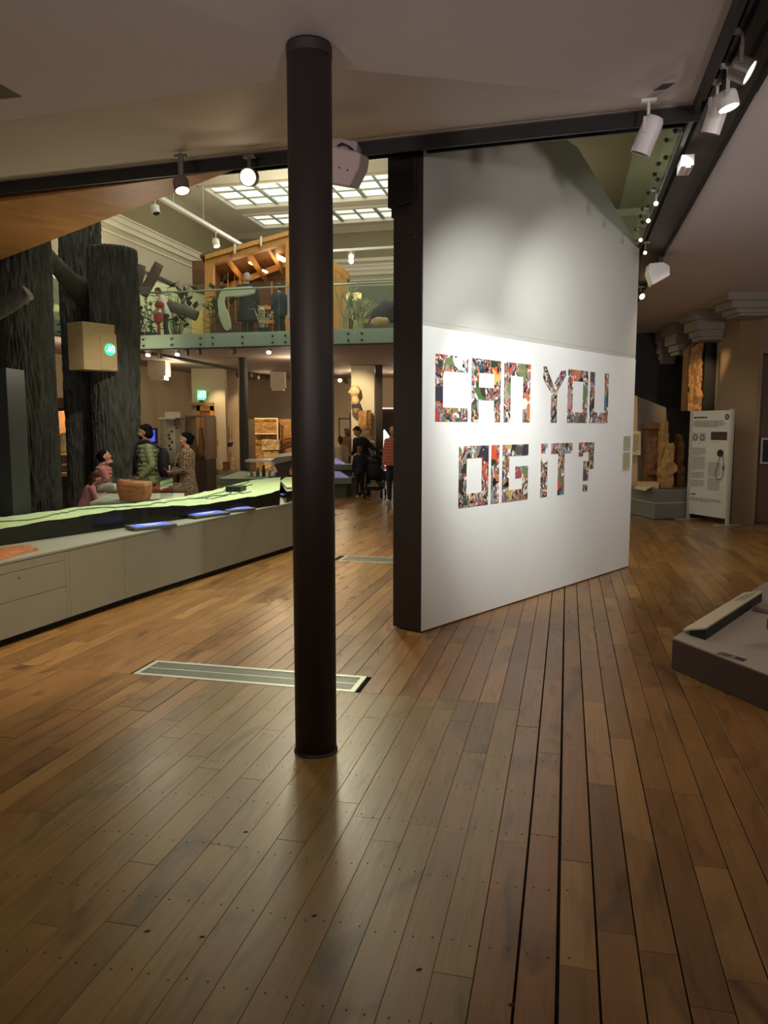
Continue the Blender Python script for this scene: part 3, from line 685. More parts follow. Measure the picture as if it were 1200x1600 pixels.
# tablets
M_case = mat('tablet_grey', '5b5d58', .45); M_scr = mat('blue_screen', '5b6fe0', .25, emit=1.0); M_scr2 = mat('screen_text', 'aeb9ff', .3, emit=1.2)
def tablet(p0, p1, label, wdt=.2):
    p0 = Vector(p0); p1 = Vector(p1); d = (p1-p0).normalized(); n = Vector((-d.y, d.x, 0)); c = (p0+p1)/2+n*wdt*.5; L = (p1-p0).length; rz = atan2(d.y, d.x)
    t = thing('touch_tablet', label, 'tablet', (c.x, c.y, top), group='touch tablets on the counter edge')
    Rt = Matrix.Rotation(rz, 3, 'Z') @ Matrix.Rotation(radians(3), 3, 'X')
    mb = MB(); mb.box((c.x, c.y, top+.022), (L, wdt, .034), M=Rt); mb.build('housing', M_case, t, bevel=.004)
    mb = MB(); mb.box(Vector((c.x, c.y, top+.022))+Rt @ Vector((0, 0, .018)), (L*.84, wdt*.7, .003), M=Rt); s = mb.build('screen', M_scr, t)
    mb = MB()
    for k in range(3): mb.box(Vector((c.x, c.y, top+.022))+Rt @ Vector((-.02*k*L, (.18-.14*k)*wdt, .0202)), (L*(.6-.15*k), wdt*.05, .001), M=Rt)
    mb.build('screen_text', M_scr2, s)
tablet(onz(211, 829, .66), onz(277, 822, .66), 'nearest blue-lit touch tablet at the front edge of the counter')
tablet(onz(306, 810, .66), onz(360, 803, .66), 'middle touch tablet, its left corner ahead of the farther one')
tablet(onz(354, 801, .66), onz(400, 796.5, .66), 'farther touch tablet close behind the middle tablet')
tablet(onz(446, 777, .66), onz(474, 775, .66), 'last touch tablet half hidden behind the round column')
# tactile brown relief at the left edge of the counter
mb = MB(); pts = [onz(x, y, top) for x, y in ((-60, 880), (0, 877), (28, 868), (62, 860), (48, 853), (10, 857), (-60, 866))]
for k, s_, z in ((0, 1, top+.001), (1, .93, top+.018), (2, .8, top+.026)):
    pass
c = sum(pts, Vector())/len(pts); vsx = []
for s_, z in ((1, top+.001), (.95, top+.016), (.7, top+.024), (.35, top+.030)): vsx += [(c.x+(p.x-c.x)*s_, c.y+(p.y-c.y)*s_, z+noise.noise(p*9+Vector((z*90, 0, 0)))*.004) for p in pts]
k7 = len(pts); mb.add(vsx, [(r*k7+i, r*k7+(i+1) % k7, (r+1)*k7+(i+1) % k7, (r+1)*k7+i) for r in range(3) for i in range(k7)]+[tuple(3*k7+i for i in range(k7))])
one(mb, 'tactile_relief', mat('orange_relief', 'a3683a', .6, var=.35, scale=14, bump=.8, bscale=30), 'orange-brown tactile carving lying at the left end of the counter top', 'carving', (c.x, c.y, top))
# ------------------------------------------------------------------ bark trunks
M_bark = mat('painted_bark', '4a4c46', .8, var=.35, scale=14, bump=1.0, bscale=34, stretch=(1, 1, .2))
M_cut = mat('cut_wood_grey', '8f8c80', .8, var=.12, scale=5)
def bark(mb, pts, radii, seg=200, row=.035, amp=.045, seed=0, kx=15):
    """tube along pts with vertical wavy ridges"""
    P = [Vector(p) for p in pts]; S = [0]
    for i in range(1, len(P)): S.append(S[-1]+(P[i]-P[i-1]).length)
    n = max(2, int(S[-1]/row)); vs = []; up_ = None
    for i in range(n+1):
        s = S[-1]*i/n; k = max(j for j in range(len(S)) if S[j] <= s+1e-6); k = min(k, len(P)-2); u = (s-S[k])/(S[k+1]-S[k])
        c = P[k].lerp(P[k+1], u); r = radii[k]+(radii[k+1]-radii[k])*u; d = (P[k+1]-P[k]).normalized()
        x = d.cross(Vector((0, 1, 0)) if abs(d.y) < .9 else Vector((1, 0, 0))).normalized(); y = x.cross(d).normalized()
        for j in range(seg):
            t = 2*pi*j/seg
            w_ = noise.noise(Vector((cos(t)*2+seed, sin(t)*2, s*1.6)))*1.2
            q = Vector((cos(t+w_*.10)*kx*.85, sin(t+w_*.10)*kx*.85, s*2.6+seed*3))
            v_ = 1-abs(noise.noise(q))*4.2; v_ = max(-1, v_)
            r2 = r+amp*v_*.6+noise.noise(Vector((cos(t)*1.3+seed, sin(t)*1.3, s*.7)))*r*.09
            vs.append(c+(x*cos(t)+y*sin(t))*r2)
    fs = [(i*seg+k, (i+1)*seg+k, (i+1)*seg+(k+1) % seg, i*seg+(k+1) % seg) for i in range(n) for k in range(seg)]
    fs += [tuple(range(seg)), tuple(n*seg+k for k in range(seg))[::-1]]
    mb.add(vs, fs); return mb
def trunk(label, x, y, z1, r0, r1, seed, lean=0, parts=()):
    t = thing('bark_trunk', label, 'tree trunk', (x, y, 0))
    mb = MB(); bark(mb, [(x, y, 0), (x+lean*.5, y, z1*.5), (x+lean, y, z1)], [r0, (r0+r1)/2, r1], seed=seed); mb.build('trunk', M_bark, t, smooth=True); return t
t1 = trunk('dark bark-clad trunk nearest the left edge, rising to the wooden soffit', -4.56, 9.95, 4.8, .325, .33, 1)
a_ = ony(72, 402, 8.2); b_ = ony(130, 455, 9.9)
mb = MB(); bark(mb, [ony(60, 385, 9.95), ony(88, 415, 10.8), ony(112, 443, 11.8), ony(140, 462, 12.6)], [.10, .105, .145, .24], seg=28, row=.06, amp=.008, seed=9); mb.build('branch', M_bark, t1, smooth=True)
t2 = trunk('tall bark-clad trunk at the back, top rising out of view beside the side gallery', ony(134, 600, 12.95).x, 12.95, 7.2, .33, .31, 2)
t3 = trunk('stout bark-clad trunk sawn off flat, carrying the wooden exit box', ony(179, 600, 12.2).x, 12.2, 4.38, .345, .355, 3, lean=.03)
mb = MB(); mb.lathe((ony(179, 600, 12.2).x+.03, 12.2, 4.375), [(.33, 0), (.33, .012)], 28); mb.build('sawn_top', M_cut, t3)
# branch stub
sb = thing('sawn_branch', 'dark sawn branch stub slanting up in front of the left trunk', 'branch', ony(-60, 520, 7.6))
mb = MB(); bark(mb, [ony(-90, 530, 7.5), ony(0, 482, 7.6), ony(42, 458, 7.66)], [.10, .092, .075], seg=28, row=.05, amp=.004, seed=5); mb.build('branch', M_bark, sb, smooth=True)
e = ony(42, 458, 7.66); dd = (ony(42, 458, 7.66)-ony(0, 482, 7.6)).normalized(); Rm = Vector((0,0,1)).rotation_difference((dd+Vector((0, -.35, 0))).normalized()).to_matrix()
mb = MB(); mb.lathe((0,0,0), [(.076, 0), (.076, .008)], 24); mb.v = [tuple(Rm @ Vector(v)+e) for v in mb.v]; mb.build('sawn_end', M_cut, sb)
# dark screen post at left edge
c0 = ony(-20, 700, 7.3); o = ony(13, 575, 7.3)
mb = MB(); mb.prism([(-4.2, 7.25), (o.x, 7.25), (o.x+.01, 7.6), (-4.2, 7.6)], .652, o.z); one(mb, 'dark_cabinet', mat('charcoal_panel', '23262a', .5), 'tall charcoal cabinet at the left edge in front of the near trunk', 'cabinet', (-4, 7.4, 0), bevel=.004)
# wooden exit box
eb = thing('exit_sign_box', 'pale plywood box on the trunk with a glowing green exit sign', 'sign', (-4.2, 11.7, 2.4))
A0 = ony(130, 540, 11.3); zT, zB = ony(130, 502, 11.3).z, ony(130, 577, 11.3).z; A0.z = 0
dl = Vector((-.92, .55, 0)).normalized(); dr_ = Vector((.62, .78, 0)).normalized()
q = [A0, A0+dl*.34, A0+dl*.34+dr_*.52, A0+dr_*.52]
M_ply = mat('birch_ply', 'c9b183', .6, var=.10, scale=2, stretch=(1,1,5))
mb = MB(); mb.prism(q, zB, zT); mb.build('box', M_ply, eb, bevel=.004)
nr = Vector((dr_.y, -dr_.x, 0)); mb = MB(); pc = [A0+dr_*u+nr*.012 for u in (.27, .54)]
mb.slab([pc[0]+Vector((0,0,zB+.01)), pc[1]+Vector((0,0,zB+.01)), pc[1]+Vector((0,0,zT-.14)), pc[0]+Vector((0,0,zT-.14))], -nr*.012); mb.build('cover_plate', M_ply, eb, bevel=.006)
cz = (zB+zT)/2-.03; cc = A0+dr_*.42+nr*.014+Vector((0,0,cz)); M_exit = mat('exit_green', '2fd98a', .4, emit=2.2); M_exw = mat('exit_white', 'e8fff0', .4, emit=5)
Rm = Vector((0,0,1)).rotation_difference(nr).to_matrix(); mb = MB(); mb.lathe((0,0,0), [(.085, 0), (.085, .01), (.078, .014)], 28); mb.v = [tuple(Rm @ Vector(v)+cc) for v in mb.v]; ex = mb.build('exit_disc', M_exit, eb)
def runner(mb, c, x, s, n_):
    """running figure and door pictogram, n_ = outward normal"""
    z = Vector((0,0,1)); o = c+n_*.004
    def bar(a, b, w): mb.beam(o+x*a[0]*s+z*a[1]*s, o+x*b[0]*s+z*b[1]*s, w*s, .002, up=n_)
    mb.ball(o+x*.08*s+z*.34*s, .07*s, 8, 5); bar((.05,.26), (-.02,.02), .13); bar((-.02,.04), (.12,-.1), .09); bar((.12,-.1), (.06,-.3), .08); bar((-.02,.04), (-.14,-.14), .09); bar((-.14,-.14), (-.3,-.16), .08); bar((.04,.22), (.2,.12), .06); bar((.04,.22), (-.14,.16), .06)
    bar((.36,-.32), (.36,.4), .05); bar((.62,-.32), (.62,.4), .05); bar((.36,.4), (.62,.4), .05)
mb = MB(); runner(mb, cc+nr*.012-dr_*.02, dr_, .13, nr); mb.build('pictogram', M_exw, ex)
# ------------------------------------------------------------------ rock in its glass case
pb = thing('rock_plinth', 'low pale grey plinth behind the terrain relief under the brown rock', 'plinth', (-3.3, 9.4, 0))
P0 = [onz(x, y, .76) for x, y in ((140, 787), (288, 779), (288, 772), (172, 773))]
mb = MB(); mb.prism([(p.x, p.y) for p in P0], .652, .755); mb.build('body', M_plinth, pb); mb = MB(); mb.prism([(p.x, p.y) for p in P0], .755, .775); mb.build('top', mat('plinth_top', 'a9a99a', .5), pb)
yr = 9.3; zb = .775
def rock(mb, c, r, sc, seed, seg=20, ring=14, amp=.18, flat=.0):
    i0 = len(mb.v); mb.ball(c, r, seg, ring, sc)
    for i in range(i0, len(mb.v)):
        v = Vector(mb.v[i])-Vector(c); k = 1+amp*noise.noise(v*(2.2/r)+Vector((seed, 0, 0)))+amp*.5*noise.noise(v*(5/r)+Vector((0, seed, 0)))
        v *= k; m = max(abs(v.x)/(r*sc[0]), abs(v.y)/(r*sc[1]), abs(v.z)/(r*sc[2]))
        v = v*(1+.22*(1-m)) ; v.z = max(v.z, -r*sc[2]*.8); mb.v[i] = tuple(Vector(c)+v)
def blocky(mb, c, w_, d_, h_):
    pr = [(-.5,-.4),(-.36,-.5),(.2,-.5),(.42,-.42),(.5,.3),(.3,.5),(-.4,.5),(-.52,.1)]; rg = [(.86,0),(.95,.3),(1,.55),(1.02,.8),(.93,.97),(.8,1)]
    k = len(pr); vs = [(c[0]+x*w_*s+noise.noise(Vector((x*3,y*3,z*2)))*.02, c[1]+y*d_*s+noise.noise(Vector((x*3,y*3,z*2+9)))*.02, c[2]+z*h_*(1-.12*x)+(noise.noise(Vector((x*4,y*4,5)))*.02 if z > .9 else 0)) for s, z in rg for x, y in pr]
    mb.add(vs, [tuple(range(k))[::-1], tuple((len(rg)-1)*k+i for i in range(k))]+[(j*k+i, j*k+(i+1) % k, (j+1)*k+(i+1) % k, (j+1)*k+i) for j in range(len(rg)-1) for i in range(k)])
l_ = ony(188, 775, yr); r_ = ony(235, 775, yr); cx_ = (l_.x+r_.x)/2
mb = MB(); blocky(mb, (cx_, yr, zb+.001), .37, .30, .235); one(mb, 'display_rock', mat('brown_rock', 'b07048', .85, var=.25, scale=9, bump=.7, bscale=12), 'rough brown rock inside the glass case on the pale plinth', 'rock', (cx_, yr, zb), bevel=.012)
gc = thing('glass_case', 'low clear glass case over the brown rock', 'display case', (cx_, yr, zb))
x0 = ony(166, 780, yr).x; x1 = ony(262, 780, yr).x
for (a0, a1, b0, b1, z0, z1) in ((x0, x1, 9.02, 9.028, zb, 1.02), (x0, x1, 9.56, 9.568, zb, 1.02), (x0, x0+.008, 9.03, 9.56, zb, 1.02), (x1-.008, x1, 9.03, 9.56, zb, 1.02), (x0, x1, 9.02, 9.568, 1.021, 1.029)):
    mb = MB(); mb.box(((a0+a1)/2, (b0+b1)/2, (z0+z1)/2), (a1-a0, b1-b0, z1-z0)); mb.build('glass_pane', M_glass, gc)
# red stool
st = thing('red_stool', 'red topped folding stool with crossed dark legs beyond the rock case', 'stool', ony(252, 790, 10.9))
c = ony(252, 764, 10.9); zt = c.z
mb = MB(); mb.lathe((c.x, c.y, zt-.06), [(.12, 0), (.145, .02), (.145, .06), (.12, .085)], 20); mb.build('seat', mat('red_cloth', 'a3212a', .7), st, smooth=True)
mb = MB()
for sx in (-1, 1):
    mb.cap((c.x-.12*sx, c.y-.1, 0.012), .012, (c.x+.12*sx, c.y-.1, zt-.05), .012); mb.cap((c.x-.12*sx, c.y+.1, 0.012), .012, (c.x+.12*sx, c.y+.1, zt-.05), .012)
mb.build('crossed_legs', M_beam, st)
# ------------------------------------------------------------------ spotlights
def spot(label, p, aim, r=.045, L=.10, stem=.12, m=None, lit=True, energy=0, size=40, cat='spotlight', col=WARM, top=None, group=None, lens=None, kind='spotlight', yoke=True, sr=.010):
    """p = centre of the head, aim = point it looks at; stem goes up to the track"""
    p = Vector(p); d = (Vector(aim)-p).normalized(); m = m or M_whiteplastic
    t = thing(kind, label, cat, p, group=group); q = Vector((0,0,1)).rotation_difference(d).to_matrix()
    mb = MB(); mb.lathe((0,0,0), [(r*.8, -L/2), (r*.95, -L*.42), (r, -L*.3), (r, L/2), (r*.9, L/2), (r*.86, L*.38)], 24); mb.v = [tuple(q @ Vector(v)+p) for v in mb.v]; mb.build('housing', m, t, smooth=False)
    mb = MB(); mb.lathe((0,0,0), [(r*.86, L*.40), (r*.86, L*.46)], 20); mb.v = [tuple(q @ Vector(v)+p) for v in mb.v]; mb.build('lens', (lens or M_lampon) if lit else M_black, t)
    z1 = p.z+stem+L*.3 if top is None else top
    mb = MB(); mb.cap(p+Vector((0,0,r*.5)), sr, (p.x, p.y, z1-.012), sr, 8); mb.box((p.x, p.y, z1-.012), (.03, .09, .022), GA); mb.build('stem', m, t)
    if yoke:
        s = d.cross(Vector((0,0,1))); s = s.normalized() if s.length > .05 else Vector((1,0,0))
        mb = MB(); mb.beam(p+s*(r+.005), p+s*(r+.005)+Vector((0,0,r+.03)), .018, .006, up=s); mb.beam(p-s*(r+.005), p-s*(r+.005)+Vector((0,0,r+.03)), .018, .006, up=s); mb.beam(p+s*(r+.008)+Vector((0,0,r+.03)), p-s*(r+.008)+Vector((0,0,r+.03)), .018, .006); mb.build('yoke', m, t)
    if energy:
        l = lamp('lamp', p+d*(L*.5+.02), aim, energy, size, .6, col)
    return t
M_greymet = mat('lamp_grey', '77706a', .4, .4)
def trackp(px, py, z, a=None):
    return onz(px, py, z)
# two on beam 1 at left
p = onz(279, 283, 3.47); spot('grey spotlight on the cross beam in front of the wooden soffit', p+Vector((.02,0,-.03)), p+Vector((.25, -.32, -1)), .058, .10, yoke=False, sr=.022, m=M_greymet, lens=M_lampwarm, top=HZ-.04, energy=14, size=60)
p = onz(390, 277, 3.50); spot('lit spotlight with its round lens facing out, in front of the skylight', p, p+Vector((-.12, -1, -.3)), .066, .10, yoke=False, sr=.014, m=M_greymet, top=HZ-.04, energy=6, size=60)
# white cylinder right, then the cluster on beam 2
p = onz(1012, 212, 3.46); spot('long white cylinder spotlight hanging over the partition', p, p+Vector((-.35, .25, -1.0)), .062, .22, stem=.1, lit=False, top=HZ-.02)
p = onz(1158, 108, 3.50); sA = p; spot('brightly lit spotlight, topmost of the cluster at upper right', p, p+Vector((.75, -.35, -.5)), .062, .10, m=M_greymet, top=HZ, energy=25, size=80)
p = onz(1136, 157, 3.50); spot('pale lit spotlight just under the brightest one', p, p+Vector((.25, -.1, -1)), .060, .09, m=M_whiteplastic, top=HZ)
p = onz(1119, 180, 3.50); sB = p; spot('white cylinder spotlight, lowest of the cluster at upper right', p, p+Vector((-.2, .35, -1)), .056, .2, lit=False, top=HZ)
p = onz(1071, 258, 3.60); t = thing('track_adaptor', 'small white rectangular box fixed under the receding dark beam', 'fitting', p); mb = MB(); mb.box(p, (.09, .24, .08), -.23); mb.build('body', M_whiteplastic, t, bevel=.006); mb = MB(); mb.box(p+Vector((.0,-.03,-.045)), (.03, .16, .012), -.23); mb.build('lens_strip', mat('pink_lens', 'caa49a', .4), t)
p = onz(1030, 422, 3.50)
t = thing('ceiling_speaker', 'white wedge shaped loudspeaker under the ceiling at the far end of the beam', 'speaker', p)
mb = MB(); a = [ony(1013, 425, 9.4), ony(1020, 445, 9.4), ony(1047, 430, 9.4), ony(1047, 415, 9.4), ony(1036, 409, 9.4), ony(1015, 411, 9.4)]
mb.slab(a, (.03, .22, 0)); mb.build('housing', M_whiteplastic, t, bevel=.012); mb = MB(); mb.box((a[4].x, 9.5, (a[4].z+HZ)/2), (.05, .05, HZ-a[4].z+.02)); mb.build('bracket', M_beam, t)
p = ony(1001, 462, 11.5); spot('small warm spotlight at the far end of the receding beam', p, p+Vector((.3, -1, -.5)), .05, .09, m=M_greymet, lens=M_lampwarm, top=HZ)
for k, (x, y) in enumerate(((1001, 375), (1008, 395), (1013, 345), (1025, 318))):
    p = ony(x, y, {0:9.2,1:8.9,2:8.2,3:7.6}[k]); p.z = 3.62; spot('tiny downlight on the void edge beside the glass, %s' % ['second from the far end', 'at the far end', 'third from the far end', 'nearest the camera'][k], onz(x, y, 3.60), onz(x, y, 2.5), .022, .05, m=M_greymet, lens=M_lampwarm, top=3.72, yoke=False, cat='spotlight')
# wall speaker / projector behind the column
sp = thing('ceiling_projector', 'mauve white five sided loudspeaker box half behind the round column', 'speaker', ony(540, 250, 4.9))
mb = MB(); f = [ony(x, y, 4.9) for x, y in ((498, 226), (498, 283), (546, 291), (561, 262), (564, 240), (556, 236), (523, 229))]
mb.slab(f, (.05, .20, .04)); mb.build('housing', mat('mauve_plastic', 'b5a09c', .5), sp, bevel=.012)
mb = MB(); mb.slab([ony(x, y, 4.94) for x, y in ((500, 218), (500, 226), (530, 232), (558, 236), (558, 222), (530, 216))], (.02, .12, 0)); mb.build('mounting_plate', mat('mauve_plate', '9a8c8a', .5), sp)
mb = MB(); mb.tube([ony(528, 228, 4.92), ony(534, 224, 4.9), ony(545, 229, 4.9), ony(552, 236, 4.92)], .006, 6); mb.build('cable', M_black, sp)
mb = MB()
for x, y in ((530, 262), (543, 266)): mb.ball(ony(x, y, 4.9), .006, 6, 4)
mb.build('screws', M_beam, sp, kind='stuff')
# small capsule on column side
mb = MB(); mb.cap((cx-.108, cy-.03, 2.13), .008, (cx-.108, cy-.03, 2.28), .008)
# ------------------------------------------------------------------ suspended track in the hall
tk = thing('suspended_track', 'pale lighting bar hung on thin rods below the hall ceiling', 'light track', G(16, -9, 6.6))
def gz(px, py, z): return onz(px, py, z)
zt = 7.3; p0 = onz(240, 303, zt); p1 = onz(384, 387, zt)
d0 = (p1-p0); p0 = p0-d0*.3
mb = MB(); mb.beam(p0, p1, .12, .09); mb.build('bar', M_whiteplastic, tk)
for px in (271, 318):
    u = (px-240)/144; c = onz(px, 303+(387-303)*u, zt); mb = MB(); mb.tube([c, (c.x, c.y, zC)], .014, 6); mb.build('rod', M_metal, tk)
for px, py, lb in ((242, 319, 'small unlit spotlight near the edge of the wooden soffit'), (337, 372, 'small white glowing spotlight hanging from the pale suspended bar')):
    p = onz(px, 303+(387-303)*(px-240)/144, zt)-Vector((0, 0, .36)); spot(lb, p, p+Vector((.3, -.3, -1)), .10, .22, lit=py > 340, top=zt-.05, lens=M_lampwarm, energy=0)
for px, py, lb in ((549, 397, 'upper of two tiny bright lamps right of the round column'), (549, 404, 'lower of two tiny bright lamps right of the round column')):
    p = ony(px, py+3, 20); spot(lb, p, p+Vector((0, -1, -.5)), .07, .14, lit=True, top=ony(549, 390, 20).z)
mb = MB(); a = ony(500, 393, 20); b = ony(620, 386, 20); mb.beam(a, b, .06, .06); one(mb, 'light_track', M_whiteplastic, 'thin pale track across the hall right of the round column', 'light track', a)
# ------------------------------------------------------------------ upper gallery: timber house
yh = 21.0
hs = thing('timber_hut', 'open fronted pine timber hut standing on the upper gallery', 'hut', ony(390, 520, yh))
def hp(x, y, dy=0): return ony(x, y, yh+dy)
P_ = {'tl': (320, 405), 'tr': (458, 364), 'bl': (320, 545), 'br': (458, 545)}
zf = zG
def post(x0, x1, y0, y1, nm, dy=0, th=.25, m=None, par=None):
    a = hp(x0, y0, dy); b = hp(x1, y1, dy); mb = MB(); mb.box(((a.x+b.x)/2, yh+dy+th/2, (a.z+b.z)/2), (b.x-a.x, th, abs(a.z-b.z))); return mb.build(nm, m or M_pine, par or hs)
zt_l = hp(320, 404).z; zt_r = hp(458, 364).z
def hbeam(pts, nm, dy=0, th=.25, m=None): mb = MB(); mb.slab([hp(x, y, dy) for x, y in pts], (0, th, 0)); return mb.build(nm, m or M_pine, hs)
hbeam([(320, 543), (333, 543), (333, 402), (320, 405)], 'post'); hbeam([(446, 543), (462, 543), (462, 363), (446, 367)], 'post')
hbeam([(320, 405), (320, 398), (462, 357), (462, 364)], 'roof_edge', dy=-.15, th=.5)
hbeam([(333, 402), (333, 412), (446, 380), (446, 368)], 'lintel')
hbeam([(462, 363), (462, 376), (545, 437), (545, 425)], 'roof_edge', th=.5)
for k in range(9):
    x0 = 462+k*9; yt = 370+(x0-462)*.74
    hbeam([(x0, 543), (x0+8.4, 543), (x0+8.4, yt+10), (x0, yt+4)], 'wall_board', dy=.02, th=.05)
# interior
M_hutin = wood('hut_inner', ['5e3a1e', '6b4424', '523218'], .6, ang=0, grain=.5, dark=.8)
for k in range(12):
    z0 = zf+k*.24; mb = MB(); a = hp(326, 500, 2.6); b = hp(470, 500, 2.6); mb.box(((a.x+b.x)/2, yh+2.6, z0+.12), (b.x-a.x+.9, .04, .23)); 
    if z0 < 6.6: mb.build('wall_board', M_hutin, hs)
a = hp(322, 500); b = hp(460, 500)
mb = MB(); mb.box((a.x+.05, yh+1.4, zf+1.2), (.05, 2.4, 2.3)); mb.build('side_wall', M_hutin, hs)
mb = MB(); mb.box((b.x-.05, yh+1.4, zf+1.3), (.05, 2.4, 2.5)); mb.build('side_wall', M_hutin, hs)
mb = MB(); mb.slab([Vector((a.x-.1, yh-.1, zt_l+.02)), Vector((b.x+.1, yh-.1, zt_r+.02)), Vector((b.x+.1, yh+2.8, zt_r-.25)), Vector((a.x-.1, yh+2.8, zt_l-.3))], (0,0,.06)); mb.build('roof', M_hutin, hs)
for px in (352, 385, 418):
    u = (px-320)/138; z_ = zt_l+(zt_r-zt_l)*u; c = hp(px, 420); mb = MB(); mb.beam((c.x, yh+.1, z_-.1), (c.x+.15, yh+2.7, z_-.42), .09, .14); mb.build('rafter', M_pine, hs)
mb = MB(); c0 = hp(337, 455, 2); c1 = hp(449, 412, 2); mb.beam(c0, c1, .1, .16); mb.build('brace', M_pine, hs)
for (x0, x1, y0, y1) in ((335, 347, 440, 446), (335, 347, 465, 470), (355, 364, 455, 460), (405, 446, 478, 483), (405, 446, 500, 505)):
    post(x0, x1, y0, y1, 'shelf', 1.6, .4)
post(355, 357.5, 425, 505, 'stud', 1.5, .1); post(366, 368, 425, 505, 'stud', 1.5, .1); post(374, 376.5, 430, 505, 'stud', 1.5, .1); post(424, 426, 440, 520, 'stud', 1.5, .1)
for px, py, lb, sc in ((394, 412, 'left of the two lit strip lamps inside the timber hut', .7), (437, 403, 'right lit strip lamp inside the timber hut, the brightest', 1.3), (414, 424, 'small round lit bulb under the hut lamps', .6)):
    c = hp(px, py, 1.2); t = thing('hut_lamp', lb, 'lamp', c); mb = MB(); mb.cap(c+Vector((-.09*sc, 0, .04*sc)), .05*sc, c+Vector((.09*sc, 0, -.04*sc)), .05*sc); mb.build('bulb', mat('hut_glow', 'ffd28a', .4, emit=10), t)
    mb = MB(); mb.cap(c+Vector((0, .05, .05)), .015, c+Vector((0, .12, .35)), .015, 6); mb.build('cord', M_beam, t)
bulb('lamp', hp(430, 425, .9), 20, WARM, .1); bulb('lamp', hp(380, 440, .9), 12, WARM, .1)
for k, px in enumerate((367, 408)):
    c = hp(px, 395 if k == 0 else 383, -.2); mb = MB(); mb.cap(c, .03, c+Vector((.0, 0, .2)), .03, 6); mb.build('peg', M_whiteplastic, hs)
# white bent cut-out
def cutout(pts, y, th, name, m, label, cat, **k):
    P = [ony(px, py, y) for px, py in pts]; c = P[0]; z0 = min(p.z for p in P)
    mb = MB(); mb.slab(P, (0, th, 0)); return one(mb, name, m, label, cat, (c.x, y, z0), bevel=.01, **k)
cutout([(343,458), (350,450), (392,447), (399,452), (397,458), (385,461), (372,463), (360,463), (352,464), (350,472), (352,480), (357,490), (360,505), (360,513), (355,517), (350,514), (345,503), (341,490), (340,470)], 18.6, .12, 'bent_sign', mat('pale_green_board', 'aeb99a', .6), 'big pale bent boot shaped panel standing before the timber hut', 'panel')
sg_ = bpy.data.objects['bent_sign']; c = ony(355, 512, 18.6); mb = MB(); mb.box((c.x, 18.66, (zG+c.z)/2), (.05, .06, c.z-zG+.04)); mb.build('stand', M_beam, sg_)
# display wall & exhibits left of the hut
mb = MB(); P = [ony(x, y, 22.2) for x, y in ((200, 428), (322, 462), (322, 545), (200, 545))]; mb.slab(P, (0, .1, 0)); one(mb, 'display_wall', mat('pale_green_wall', 'b5bf9d', .7), 'pale green display wall on the gallery left of the timber hut', 'partition', (P[3].x, 22.2, zG))
mb = MB(); P = [ony(x, y, 21.8) for x, y in ((300, 484), (318, 484), (318, 545), (300, 545))]; mb.slab(P, (0, .08, 0)); one(mb, 'glowing_board', mat('lit_yellow', 'e8d27a', .6), 'bright yellow lit panel beside the hut post', 'panel', (P[3].x, 21.8, zG))
def log(p0, p1, y, r, label, m=None):
    a = ony(*p0, y); b = ony(*p1, y); c = (a+b)/2; mb = MB(); bark(mb, [a, c+Vector((.03, 0, .02)), b], [r, r*.95, r*.9], seg=24, row=.12, amp=r*.06, seed=p0[0]); one(mb, 'log_beam', m or mat('grey_timber', '5c5246', .8, var=.25, scale=4), label, 'timber', a, smooth=True)
log((222, 462), (249, 412), 19.5, .13, 'thick grey timber leaning steeply behind the gallery glass'); log((206, 460), (219, 414), 20.2, .16, 'dark leaning timber right beside the sawn bark trunk'); log((214, 423), (272, 446), 20.6, .07, 'thin dark pole crossing behind the leaning timbers'); log((262, 478), (308, 494), 19.5, .14, 'dark horizontal log lying behind the gallery glass')
# plants
M_leaf = mat('dark_leaf', '2c4426', .7, var=.3, scale=6); M_leaf2 = mat('olive_leaf', '4c5a34', .7, var=.3, scale=6)
def plant(px, py, y, n, sz, label, m, seed, pot=True):
    rd = random.Random(seed); c = ony(px, py, y); t = thing('leafy_plant', label, 'plant', (c.x, c.y, zG))
    ms = MB(); ml = MB()
    for k in range(n):
        an = rd.uniform(0, 2*pi); h = rd.uniform(.5, 1)*sz; e = Vector((c.x+cos(an)*sz*.45*rd.random(), c.y+sin(an)*sz*.3*rd.random(), zG+h)); ms.tube([(c.x, c.y, zG+.02), ((c.x+e.x)/2, (c.y+e.y)/2, zG+h*.6), e], [.012, .01, .006], 5)
        for j in range(5):
            b = Vector((c.x, c.y, zG+.1)).lerp(e, .45+.13*j); dd = Vector((rd.uniform(-1,1), rd.uniform(-1,1), rd.uniform(-.3,.6))).normalized(); s = dd.cross(Vector((0,0,1))).normalized(); L = sz*.2
            ml.add([b, b+dd*L*.5+s*L*.25, b+dd*L, b+dd*L*.5-s*L*.25], [(0,1,2,3)])
    ms.build('stems', m, t); ml.build('leaves', m, t, kind='stuff')
    mb = MB(); mb.lathe((c.x, c.y, zG+.001), [(.12, 0), (.15, .22), (.13, .22)], 14); mb.build('pot', M_beam, t)
plant(216, 520, 18.9, 9, 1.0, 'small dark plant at the left end of the gallery glass', M_leaf, 1); plant(236, 520, 19, 7, 1.0, 'slender plant beside the person in the red and white top', M_leaf2, 2)
plant(274, 520, 20.4, 16, 1.7, 'tall bushy dark green plant behind the horizontal log', M_leaf, 3); plant(330, 520, 19.5, 8, 1.7, 'olive plant in front of the left hut post', M_leaf2, 4); plant(412, 520, 18.2, 6, .75, 'small spiky plant at the feet of the dark clad person', mat('white_leaf', 'c4ccb4', .6), 5)
